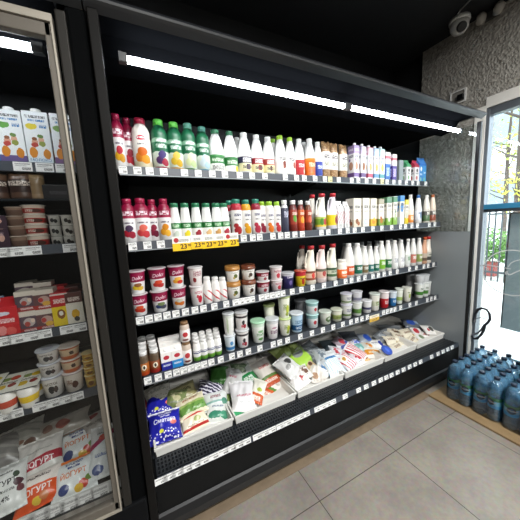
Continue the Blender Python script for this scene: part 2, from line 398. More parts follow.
for i in range(150):
    x = XL+.01+i*(XR-XL-.02)/150; m.box(x, x+.0075, 1.158, 1.275, DECK-.008, DECK-.001)
for y in (1.158, 1.181, 1.204, 1.227, 1.25, 1.27): m.box(XL+.01, XR-.01, y, y+.008, DECK-.009, DECK-.0005)
m.build('grille', plain('#202327', .45), fr)
boxes((XL, XR, 1.275, 1.9, DECK-.012, DECK)).build('deck_plate', plain('#26292C', .5), fr)
boxes((XL, XR, 1.90, 1.93, DECK, 2.2)).build('back_panel', plain('#0E1114', .5), fr)
boxes((XL-.034, XL-.02, 1.13, 1.98, .02, 2.2)).build('end_panel', plain('#0B0C0D', .8, 0, .03), fr)
boxes((XL-.034, XL-.001, 1.085, 1.135, .0, 2.17)).build('front_post', plain('#131211', .5, .1, .12), fr, None, .004)
boxes((XR, XR+.02, 1.11, 1.93, 1.29, 2.13)).build('side_glass', GLASS, fr)
boxes((XR, XR+.02, 1.11, 1.93, .02, 1.29)).build('end_panel', plain('#868C8F', .3, .2), fr)
boxes((XR, XR+.028, 1.085, 1.112, .02, 2.14)).build('front_post', plain('#111315', .45), fr, None, .004)
m = MB(); m.prism([(1.076, 2.178), (1.068, 2.184), (1.066, 2.192), (1.072, 2.203), (1.09, 2.216), (1.16, 2.25), (1.98, 2.25), (1.98, 2.19), (1.125, 2.19), (1.104, 2.19), (1.10, 2.163)], XL-.04, XR+.035, 0, False)
m.build('canopy', plain('#222427', .3, .0, .4), fr)
m = MB(); m.prism([(1.125, 2.189), (1.235, 2.186), (1.27, 2.13), (1.37, 2.112), (1.38, 2.122), (1.4, 2.189)], XL, XR); m.build('lamp_tray', plain('#0B0C0E', .8, spec=0), fr)
m = MB(); m.prism([(1.40, 2.185), (1.41, 2.14), (1.9, 2.14), (1.9, 2.185)], XL, XR); m.build('inner_roof', plain('#08090A', .8, spec=.05), fr)
for a, b in ((.06, 1.20), (1.255, 2.44)):
    m = MB(); m.tube([(a, 1.205, 2.098), (b, 1.205, 2.098)], .0135, 12); t = m.build('light_tube', TUBE_ON, fr)
    for q in (a-.03, b): boxes((q, q+.028, 1.192, 1.218, 2.083, 2.116)).build('lamp_holder', plain('#26292C', .4), t)
for si, (Y, z) in enumerate(SH):
    for a, b in ((XL+.003, 1.238), (1.242, XR-.003)):
        sh = boxes((a, b, Y+.012, 1.90, z+.014, z+.028)).build('shelf', plain('#2B2E32', .4, .2), fr)
        m = MB(); m.prism([(Y, z), (Y-.004, z+.003), (Y, z+RH), (Y+.004, z+RH), (Y+.004, z+.012), (Y+.03, z+.012), (Y+.03, z+.006), (Y+.008, z)], a, b); m.build('price_rail', RAIL, sh)
        m = MB(); m.box(a, b, Y-.005, Y+.003, z-.003, z+.002); m.build('rail_edge', plain('#9EA3A8', .35, .3), sh)
        for x in (a+.03, b-.034):
            m = MB(); m.prism([(1.89, z-.05), (Y+.1, z+.005), (Y+.1, z+.014), (1.89, z+.014)], x, x+.004); m.build('bracket', DARK, sh)

LXL, LXR = -1.0, -.118
gf = thing('glass_door_refrigerator', 'black upright refrigerator with an aluminium framed glass door at far left', 'refrigerator')
boxes((LXL, LXR, 1.14, 1.98, .02, .27)).build('base', plain('#17191B', .45), gf)
boxes((LXL, LXR+.06, 1.085, 1.14, .0, .295)).build('front_plate', plain('#0E0F11', .6, 0, .1), gf, None, .006)
boxes((LXL, LXR, 1.90, 1.93, .27, 2.2)).build('back_panel', plain('#0E1114', .5), gf)
boxes((LXR-.022, LXR, 1.14, 1.98, .02, 2.2)).build('side_panel', plain('#0A0B0C', .8, 0, .03), gf)
boxes((LXR, LXR+.06, 1.1, 1.98, .02, 2.17)).build('side_panel', plain('#0A0B0C', .8, 0, .03), gf, None, .012)
boxes((LXR-.025, LXR+.004, 1.088, 1.13, .297, 2.14)).build('front_post', plain('#2A2825', .5, .2, .2), gf, None, .004)
m = MB(); m.prism([(1.076, 2.178), (1.068, 2.184), (1.066, 2.192), (1.072, 2.203), (1.09, 2.216), (1.16, 2.25), (1.98, 2.25), (1.98, 2.19), (1.125, 2.19), (1.104, 2.19), (1.10, 2.163)], LXL, XL-.045); m.build('canopy', plain('#26282B', .35, .3), gf)
m = MB(); m.tube([(-.95, 1.215, 2.075), (-.238, 1.215, 2.075)], .0135, 12); t = m.build('light_tube', TUBE_DIM, gf)
boxes((-.238, -.205, 1.202, 1.228, 2.06, 2.092)).build('lamp_holder', plain('#3A3E42', .4), t)
m = MB(); m.prism([(1.125, 2.189), (1.235, 2.186), (1.27, 2.11), (1.37, 2.092), (1.38, 2.102), (1.4, 2.189)], LXL, LXR-.03); m.build('lamp_tray', plain('#0B0C0E', .8, spec=0), gf)
LSH = [(1.40, 1.690), (1.343, 1.350), (1.345, .995), (1.330, .686)]
for Y, z in LSH:
    sh = boxes((LXL, LXR-.024, Y+.012, 1.90, z+.014, z+.028)).build('shelf', plain('#2B2E32', .4, .2), gf)
    m = MB(); m.prism([(Y, z), (Y-.004, z+.003), (Y, z+RH), (Y+.004, z+RH), (Y+.004, z+.012), (Y+.03, z+.012), (Y+.03, z+.006), (Y+.008, z)], LXL, LXR-.024); m.build('price_rail', RAIL, sh)
boxes((LXL, LXR-.03, 1.38, 1.86, 1.574, 1.582)).build('wire_shelf', clear('#8E9498', .1, name='smoked_acrylic', body='#30353A', bodyamt=.55), gf)
boxes((LXL, LXR-.024, 1.24, 1.90, .255, .27)).build('deck_plate', plain('#26292C', .5), gf)
m = MB(); m.prism([(1.225, .262), (1.222, .262), (1.235, .315), (1.238, .315)], LXL, LXR-.03); m.build('label_strip', plain('#C9C9C5', .5), gf)
m = MB(); m.prism([(1.15, .27), (1.15, .30), (1.225, .262), (1.225, .25)], LXL, LXR-.024); m.build('sill_strip', ALU, gf)
dr = boxes((LXR-.058, LXR-.039, 1.092, 1.122, .30, 2.095), (LXL, LXR-.041, 1.092, 1.122, .30, .335), (LXL, LXR-.041, 1.092, 1.122, 2.055, 2.095)).build('door', plain('#6E685F', .45, .3), gf, None, .003)
boxes((LXR-.0385, LXR-.033, 1.085, 1.118, .30, 2.095), (LXL, LXR-.033, 1.085, 1.118, .292, .3), (LXL, LXR-.033, 1.085, 1.118, 2.0955, 2.118)).build('edge_trim', plain('#ACA598', .4, .3), dr)
boxes((LXL, LXR-.056, 1.104, 1.109, .33, 2.06)).build('door_glass', clear('#F8F9F9', .05), dr)

# ------------------------------------------------------------------ small things on the walls and ceiling
t = thing('security_camera', 'white dome security camera on the black ceiling above the stucco wall', 'camera', (2.555, 1.30, CEIL))
m = MB(); m.lathe([(.07, -.03), (.072, -.02), (.07, 0)], 24); m.build('mount', WHITE, t)
m = MB(); m.lathe([(.01, -.115), (.04, -.105), (.062, -.075), (.066, -.03)], 24); m.build('housing', WHITE, t)
m = MB(); m.lathe([(.03, 0), (.036, .008), (.03, .03)], 20); l = m.build('lens_ring', plain('#17181A', .3), t, (-.03, -.03, -.085)); l.rotation_euler = (math.radians(120), 0, math.radians(-45))
m = MB(); m.lathe([(.003, -.012), (.014, -.01), (.016, 0)], 16); m.build('lens', plain('#050608', .08), l)
m = MB(); m.tube([(-.05, .0, -.01), (-.12, -.06, -.015), (-.16, -.16, -.012), (-.15, -.26, -.01)], .006, 6); m.build('cable', plain('#8A8C8C', .5), t)
t = thing('wall_spotlight', 'small twin headed off white spotlight at the wall top beside the dome camera', 'lamp', (XW, 1.14, 2.955))
boxes((-.03, 0, -.05, .05, -.02, .03)).build('mount', plain('#4A4A4A', .5), t)
for dy in (-.055, .055):
    m = MB(); m.lathe([(.012, -.03), (.028, -.025), (.034, .01), (.03, .035), (.012, .05)], 16); h = m.build('lamp_head', plain('#A7A39B', .5), t, (-.055, dy, -.01)); h.rotation_euler = (math.radians(25), math.radians(-40), 0)
t = thing('wall_socket', 'white framed wall socket with a black plug above the refrigerator end', 'socket', (XW, 1.352, 2.455))
boxes((-.012, 0, -.062, .062, -.055, -.045), (-.012, 0, -.062, .062, .045, .055), (-.012, 0, -.062, -.05, -.045, .045), (-.012, 0, .05, .062, -.045, .045)).build('frame', WHITE, t)
boxes((-.006, 0, -.05, .05, -.045, .045)).build('plate', plain('#8C8983', .5), t)
boxes((-.03, -.006, -.045, -.005, -.03, .01)).build('plug', plain('#0E0F10', .4), t)
m = MB()
for (cx, cz, ry, rz, tilt) in (((1.045), .74, .055, .105, .5), (1.07, .62, .03, .06, -.3)): pass
def loop_px(ps): return [tuple(at_x(x, y, XW-.012)) for x, y in ps]
t = thing('cable_lock', 'black looped cable lock hanging on the window frame above the water bottles', 'lock', tuple(at_x(478, 325, XW-.012)))
o = Vector(t.location)
def rel(ps): return [tuple(Vector(p)-o) for p in loop_px(ps)]
m = MB(); m.tube(rel([(474.5, 322), (475.5, 314), (478, 309.5), (482, 308.2), (486.5, 309.5), (489.5, 314), (490, 319), (488, 322.5), (485, 325), (484, 330), (481, 335), (477, 338.5), (474, 338.5), (472, 336)]), .011, 8); m.build('cable_loop', plain('#2B2D33', .4), t)
m = MB(); m.tube(rel([(472, 335), (477, 333.5), (481, 330), (484, 325), (487, 323)]), .008, 8); m.build('strap', plain('#54575E', .4), t)
m = MB(); m.tube(rel([(472.5, 318), (476, 318.5), (480, 317.5), (484, 318.5), (487, 317)]), .004, 6); m.build('wire', plain('#6F7278', .4), t)

# ------------------------------------------------------------------ packaging shapes
PROF = {
 'drink': ([(.85, 0), (1, .02), (1, .6), (.95, .635), (.97, .68), (.97, .74), (.82, .82), (.6, .87), (.54, .885), (.53, .9)], .58, .888),
 'short': ([(.9, 0), (1, .02), (1, .47), (.93, .55), (.8, .74), (.7, .86), (.66, .9)], .72, .885),
 'milk': ([(.88, 0), (1, .015), (1, .5), (.95, .57), (.74, .74), (.52, .875), (.43, .905), (.43, .92)], .48, .908),
 'slim': ([(.9, 0), (1, .02), (1, .42), (.92, .47), (.92, .52), (1, .58), (.98, .70), (.72, .82), (.52, .87), (.52, .89)], .6, .878),
 'tube': ([(.92, 0), (1, .015), (1, .76), (.97, .82), (.8, .87), (.66, .885)], .7, .88),
 'squat': ([(.9, 0), (1, .03), (1, .55), (.92, .6), (.94, .72), (.8, .84), (.7, .86)], .74, .85),
}
def cap_mesh(r, z0, z1, mat):
    m = MB(); n = 24
    m.lathe([(r, z0), (r, z1-.002), (r*.9, z1)], n); return m.mesh('cap', mat)
def T_bottle(h, r, d):
    prof, cr, cz = PROF[d.get('prof', 'milk')]
    m = MB(); m.lathe([(a*r, z*h) for a, z in prof], 26); P = [('body', m.mesh('body', printed(d['body'])), None)]
    P.append(('cap', cap_mesh(cr*r, cz*h, h, plain(d['cap'], .35)), None))
    m = MB(); m.lathe([(cr*r*1.04, (cz+.002)*h), (cr*r*1.06, (cz+.018)*h), (cr*r*1.02, (cz+.024)*h)], 20)
    P.append(('neck_ring', m.mesh('neck_ring', plain(d['cap'], .35)), None))
    if 'sleeve' in d:
        z0, z1, sp = d['sleeve']; m = MB()
        k = [(1.012, z0), (1.012, z1)] if z1 <= .48 else [(1.012, z0), (1.012, .5), (.965, z1)]
        m.lathe([(a*r, z*h) for a, z in k], 26, bottom=False, top=False); P.append(('label', m.mesh('label', printed(sp)), None))
    return P
def T_jug(h, r, d):
    def lean(me):
        for v in me.vertices:
            t = max(0, min(1, (v.co.z/h-.44)/.4)); v.co.x += .36*r*t*t*(3-2*t)
        return me
    m = MB(); m.lathe([(.88*r, 0), (r, .02*h), (r, .44*h), (.93*r, .51*h), (.7*r, .6*h), (.55*r, .72*h), (.46*r, .83*h), (.42*r, .89*h), (.4*r, .92*h)], 26, sx=1.0, sy=.92)
    P = [('body', lean(m.mesh('body', printed(d['body']))), None), ('cap', lean(cap_mesh(.52*r, .905*h, h, plain(d['cap'], .35))), None)]
    m = MB(); m.tube([(.0*r, -.1*r, .87*h), (-.42*r, -.18*r, .865*h), (-.78*r, -.22*r, .8*h), (-.97*r, -.22*r, .68*h), (-1.0*r, -.18*r, .55*h), (-.88*r, -.1*r, .44*h)], [.14*r, .14*r, .14*r, .14*r, .16*r, .2*r], 10)
    P.append(('handle', m.mesh('handle', printed(d['body'])), None))
    if 'sleeve' in d:
        z0, z1, sp = d['sleeve']; m = MB(); m.lathe([(1.012*r, z0*h), (1.012*r, z1*h)], 26, bottom=False, top=False, sx=1, sy=.925); P.append(('label', m.mesh('label', printed(sp)), None))
    return P
def T_gable(h, r, d):
    m = MB(); dp = r*d.get('depth', 1.0); b = .76*h
    m.box(-r, r, -dp, dp, 0, b)
    n = len(m.v); m.v += [(-r, -dp, b), (r, -dp, b), (r, dp, b), (-r, dp, b), (-r, -.02*r, .93*h), (r, -.02*r, .93*h), (r, .02*r, .93*h), (-r, .02*r, .93*h)]
    for f in ((0, 1, 5, 4), (2, 3, 7, 6), (1, 2, 6, 5), (3, 0, 4, 7)): m.face([n+i for i in f], [(0, .8), (1, .8), (1, .97), (0, .97)], 1)
    m.box(-r, r, -.03*r, .03*r, .925*h, h, 1)
    P = [('body', m.mesh('body', [printed(d['body']), plain(d.get('roof', '#EDEDEB'), .35)]), None)]
    if d.get('cap'):
        c = MB(); c.lathe([(.36*r, 0), (.36*r, .05*h), (.32*r, .06*h)], 18)
        me = c.mesh('cap', plain(d['cap'], .35)); me.transform(Matrix.Translation((0, -.52*dp, .835*h)) @ Matrix.Rotation(math.radians(35), 4, 'X')); P.append(('cap', me, None))
    return P
def T_brick(h, r, d):
    m = MB(); dp = r*d.get('depth', 1.0); hb = h*.93 if d.get('cap') else h
    m.box(-r, r, -dp, dp, 0, hb*.985); m.box(-r, r, -dp, dp, hb*.985, hb, 1, (-r*.96, r*.96, -dp*.96, dp*.96))
    P = [('body', m.mesh('body', [printed(d['body']), plain(d.get('roof', '#EDEDEB'), .35)]), None)]
    if d.get('cap'): 
        c = MB(); c.lathe([(.42*r, hb), (.42*r, h-.002), (.37*r, h)], 18, c=(0, -.3*dp)); P.append(('cap', c.mesh('cap', plain(d['cap'], .35)), None))
    if d.get('word'):
        w, sz, zz, col = d['word']; P.append(('lettering', lettering(w, sz*r, plain(col, .4), lambda x, y: (x, -dp-.0008, zz*h+y), .004*r), None))
    return P
def T_cup(h, r, d):
    t = d.get('taper', .76); m = MB(); lz = d.get('lidz', .93)
    m.lathe([(t*r*.94, 0), (t*r, .02*h), (.95*r, (lz-.04)*h), (.96*r, lz*h)], 28)
    P = [('tub', m.mesh('tub', printed(d['body'])), None)]
    m = MB(); m.lathe([(.95*r, (lz-.015)*h), (1.06*r, lz*h), (1.07*r, (lz+.02)*h), (1.0*r, h)], 28, top='disc'); P.append(('lid', m.mesh('lid', printed(d.get('lid', '#C9CCCE'), .25)), None))
    if d.get('word'):
        w, sz, zz, col = d['word']
        rr = lambda z: (t+(.95-t)*z/(lz*h))*r*1.012
        P.append(('lettering', lettering(w, sz*r, plain(col, .4), lambda x, y: (rr(zz*h+y)*math.sin(x/r), -rr(zz*h+y)*math.cos(x/r), zz*h+y+.12*x), .005*r, .25), None))
    return P
def T_box(h, r, d):
    m = MB(); dp = r*d.get('depth', 1.0); m.box(-r, r, -dp, dp, 0, h*.97)
    m.box(-r, r, -dp, dp, h*.97, h, 1, (-r*.97, r*.97, -dp*.97, dp*.97))
    return [('carton', m.mesh('carton', [printed(d['body']), printed(d.get('roof', d['body']))]), None)]
def T_twin(h, r, d):
    m = MB(); dp = d.get('depth', 1.6)*r
    for k in (-.52, .52): m.lathe([(.62*r, 0), (.66*r, .04*h), (.9*r, .84*h)], 20, c=(0, k*dp))
    P = [('tub', m.mesh('tub', printed(d['body'])), None)]
    m = MB(); n = 0; m.v += [(-r, -dp, .86*h), (r, -dp, .86*h), (r, dp, .95*h), (-r, dp, .95*h), (-r, -dp, .89*h), (r, -dp, .89*h), (r, dp, .98*h), (-r, dp, .98*h)]
    m.face((4, 5, 6, 7), [(0, 0), (1, 0), (1, 1), (0, 1)]); m.face((3, 2, 1, 0))
    for f in ((0, 1, 5, 4), (1, 2, 6, 5), (2, 3, 7, 6), (3, 0, 4, 7)): m.face(f)
    P.append(('foil_lid', m.mesh('foil_lid', printed(d['lid'], .22)), None)); return P
def T_pouch(h, r, d):                       # upright crumpled pouch
    m = MB(); nu, nv = 20, 14; rnd = random.Random(3)
    for j in range(nv+1):
        v = j/nv; sq = min(1, (1-v)*3.2)**.5 if v > .7 else 1
        for i in range(nu+1):
            a = -PI/2+(i/nu-.5)*2*PI; k = 1+.05*rnd.uniform(-1, 1)*(.3+v) if i < nu else None
            if i == 0: k0 = k
            if k is None: k = k0
            m.v.append((r*k*math.cos(a), r*.8*k*math.sin(a)*(.25+.75*sq), h*v*(1+.03*math.sin(5*a) if v > .75 else 1)))
    for j in range(nv):
        for i in range(nu):
            q = [j*(nu+1)+i, j*(nu+1)+i+1, (j+1)*(nu+1)+i+1, (j+1)*(nu+1)+i]
            m.face(q, [(i/nu, j/nv), ((i+1)/nu, j/nv), ((i+1)/nu, (j+1)/nv), (i/nu, (j+1)/nv)], 0, True)
    m.face([i for i in range(nu-1, -1, -1)]); m.face([nv*(nu+1)+i for i in range(nu)])
    P = [('pouch', m.mesh('pouch', printed(d['body'])), None)]
    if d.get('label'):
        q = MB(); q.lathe([(1.06*r, .27*h), (1.06*r, .74*h)], 20, bottom=False, top=False, sy=.82); P.append(('label', q.mesh('label', printed(d['label'])), None))
    return P
TT = dict(bottle=T_bottle, jug=T_jug, gable=T_gable, brick=T_brick, cup=T_cup, box=T_box, twin=T_twin, pouch=T_pouch)
_PROTO = {}
ITEMS = []
def put(T, name, cat, d, desc, X, Y, Z, r, h, where, rz=None, extra=''):
    key = (T, repr(d), name)
    if key not in _PROTO: _PROTO[key] = (h, r, TT[T](h, r, d), [])
    h0, r0, parts, made = _PROTO[key]
    o = thing(name, desc, cat, (X, Y, Z), (0, 0, random.uniform(-.1, .1) if rz is None else rz))
    o.scale = (r/r0, r/r0, h/h0)
    if made:                                                     # copy the parts of the first one of its kind
        for c in made:
            k = c.copy(); k.parent = o; COL.objects.link(k)
    else:
        for pn, me, _ in parts: made.append(link(pn, me, o))
    ITEMS.append((o, desc, where, extra, name)); return o
ORD = 'first second third fourth fifth sixth seventh eighth ninth tenth eleventh twelfth thirteenth fourteenth fifteenth sixteenth seventeenth eighteenth nineteenth'.split()
TENS = {2: 'twent', 3: 'thirt', 4: 'fort', 5: 'fift'}
def ordinal(n):
    if n <= 19: return ORD[n-1]
    t, u = divmod(n, 10); return TENS[t]+'ieth' if u == 0 else TENS[t]+'y-'+ORD[u-1]
NUM = 'zero one two three four five six seven eight nine ten eleven twelve'.split()
def finish_labels():
    by = {}
    for it in ITEMS: by.setdefault((it[1], it[2], it[3]), []).append(it)
    for (desc, where, extra), L in by.items():
        L.sort(key=lambda t: t[0].location.x)
        for i, (o, *_r) in enumerate(L):
            s = desc + (' ' + extra if extra else '') + ' ' + where
            if len(L) > 1: s = (ordinal(i+1) if len(L) > 2 else ('left', 'right')[i]) + ' ' + s
            if len(s.split()) > 16: print('LONG', s)
            o['label'] = s
    cnt = {}
    for it in ITEMS: cnt.setdefault((it[4], it[2]), []).append(it[0])
    for (n, w), L in cnt.items():
        if len(L) > 1:
            for o in L: o['group'] = n.replace('_', ' ') + 's ' + w
MAIN = [('on the top shelf', SH[0]), ('on the second shelf', SH[1]), ('on the third shelf', SH[2]), ('on the fourth shelf', SH[3])]
LEFT = [('on the top glass door shelf', LSH[0]), ('on the second glass door shelf', LSH[1]), ('on the third glass door shelf', LSH[2]), ('on the fourth glass door shelf', LSH[3])]
SURF = .0285
def row(shelf, items, gap=.05):
    """items: (shape, name, category, column, top, width in px, design, description, options)"""
    where, (Y, z) = shelf; R = []
    for it in items:
        T, name, cat, px, top, w, d, desc = it[:8]; op = it[8] if len(it) > 8 else {}
        zz = op.get('z', z+SURF)
        Yc = Y+gap+op.get('dy', 0)
        X = x_for(px, Yc, zz); dep = proj((X, Yc, zz))[2]
        r = op.get('r', w*dep/FPX/2 * op.get('k', 1.05)*1.04)
        Yc += r*.9; X = x_for(px, Yc, zz)
        R.append([X, Yc, zz, r, it, op])
    if shelf in MAIN:                                 # nothing reaches into the side panels
        lim = XR-.002; n = 0
        for q in sorted((q for q in R if q[5].get('dy', 0) < .035 and q[5].get('hmax') is None), key=lambda q: -q[0]):
            if n < 7: q[3] *= .93; q[0] = min(q[0], lim-q[3]); lim = q[0]-q[3]; n += 1
        for q in R: q[0] = max(XL-.018+q[3], min(XR-q[3]-.002, q[0]))
    for X, Yc, zz, r, it, op in R:
        T, name, cat, px, top, w, d, desc = it[:8]
        h = max(.03, z_for(top, X, Yc-r*.5)-zz)
        if op.get('hmax'): h = min(h, op['hmax'])
        o = put(T, name, cat, d, desc, X, Yc, zz, r, h, where, op.get('rz'), op.get('x', ''))
        lv = zz+h
        for top2, d2, desc2 in op.get('stack', []):
            h2 = max(.03, z_for(top2, X, Yc-r*.5)-lv); put(T, name, cat, d2, desc2, X, Yc, lv+.0005, r, h2, where, None, op.get('x2', 'upper of its stack')); lv += h2+.0005

# ------------------------------------------------------------------ designs
W = '#EEEEEC'
def D(cap, body, prof='milk', sleeve=None, **k):
    d = dict(cap=cap, body=body, prof=prof, **k)
    if sleeve: d['sleeve'] = sleeve
    return d
def fruit(*cols, y=.27, s=.055):
    out = []
    for i, c in enumerate(cols): out.append((.5+(-.055, .055, 0, .08)[i % 4], y+(0, -.04, .12, .1)[i % 4], s*1.35, s*1.55, c))
    return out
def dolce(*cols): return D('#98163F', dict(base='#E4E2E2', bands=[(.63, '#98163F'), (.68, '#8A1138')], blobs=fruit(*cols), text=[(.38, .62, .70, .80, '#F1DCE4'), (.4, .6, .5, .54, '#77707A')]), 'drink')
def greenb(fr, base, cap): return D(cap, dict(base=base, bands=[(.10, '#DDE7DA'), (.42, '#1F6B46'), (.62, '#8DB59B'), (.70, '#1E6544')], blobs=fruit(*fr, y=.24), text=[(.38, .62, .5, .58, '#D5E6DA'), (.4, .6, .63, .68, '#FFFFFF')], wavy=1), 'drink')
def whiteb(cap, low, tx, fr=()): return D(cap, W, 'milk', (.1, .44, dict(base=low, bands=[(.55, tx), (.98, '#F2F0EA')], blobs=[(.5+.04*k, .3, .035, .2, c) for k, c in enumerate(fr)], text=[(.4, .6, .62, .9, '#FFFFFF'), (.4, .62, .2, .4, '#55504A')])))
S1 = MAIN[0]; B = 'bottle'
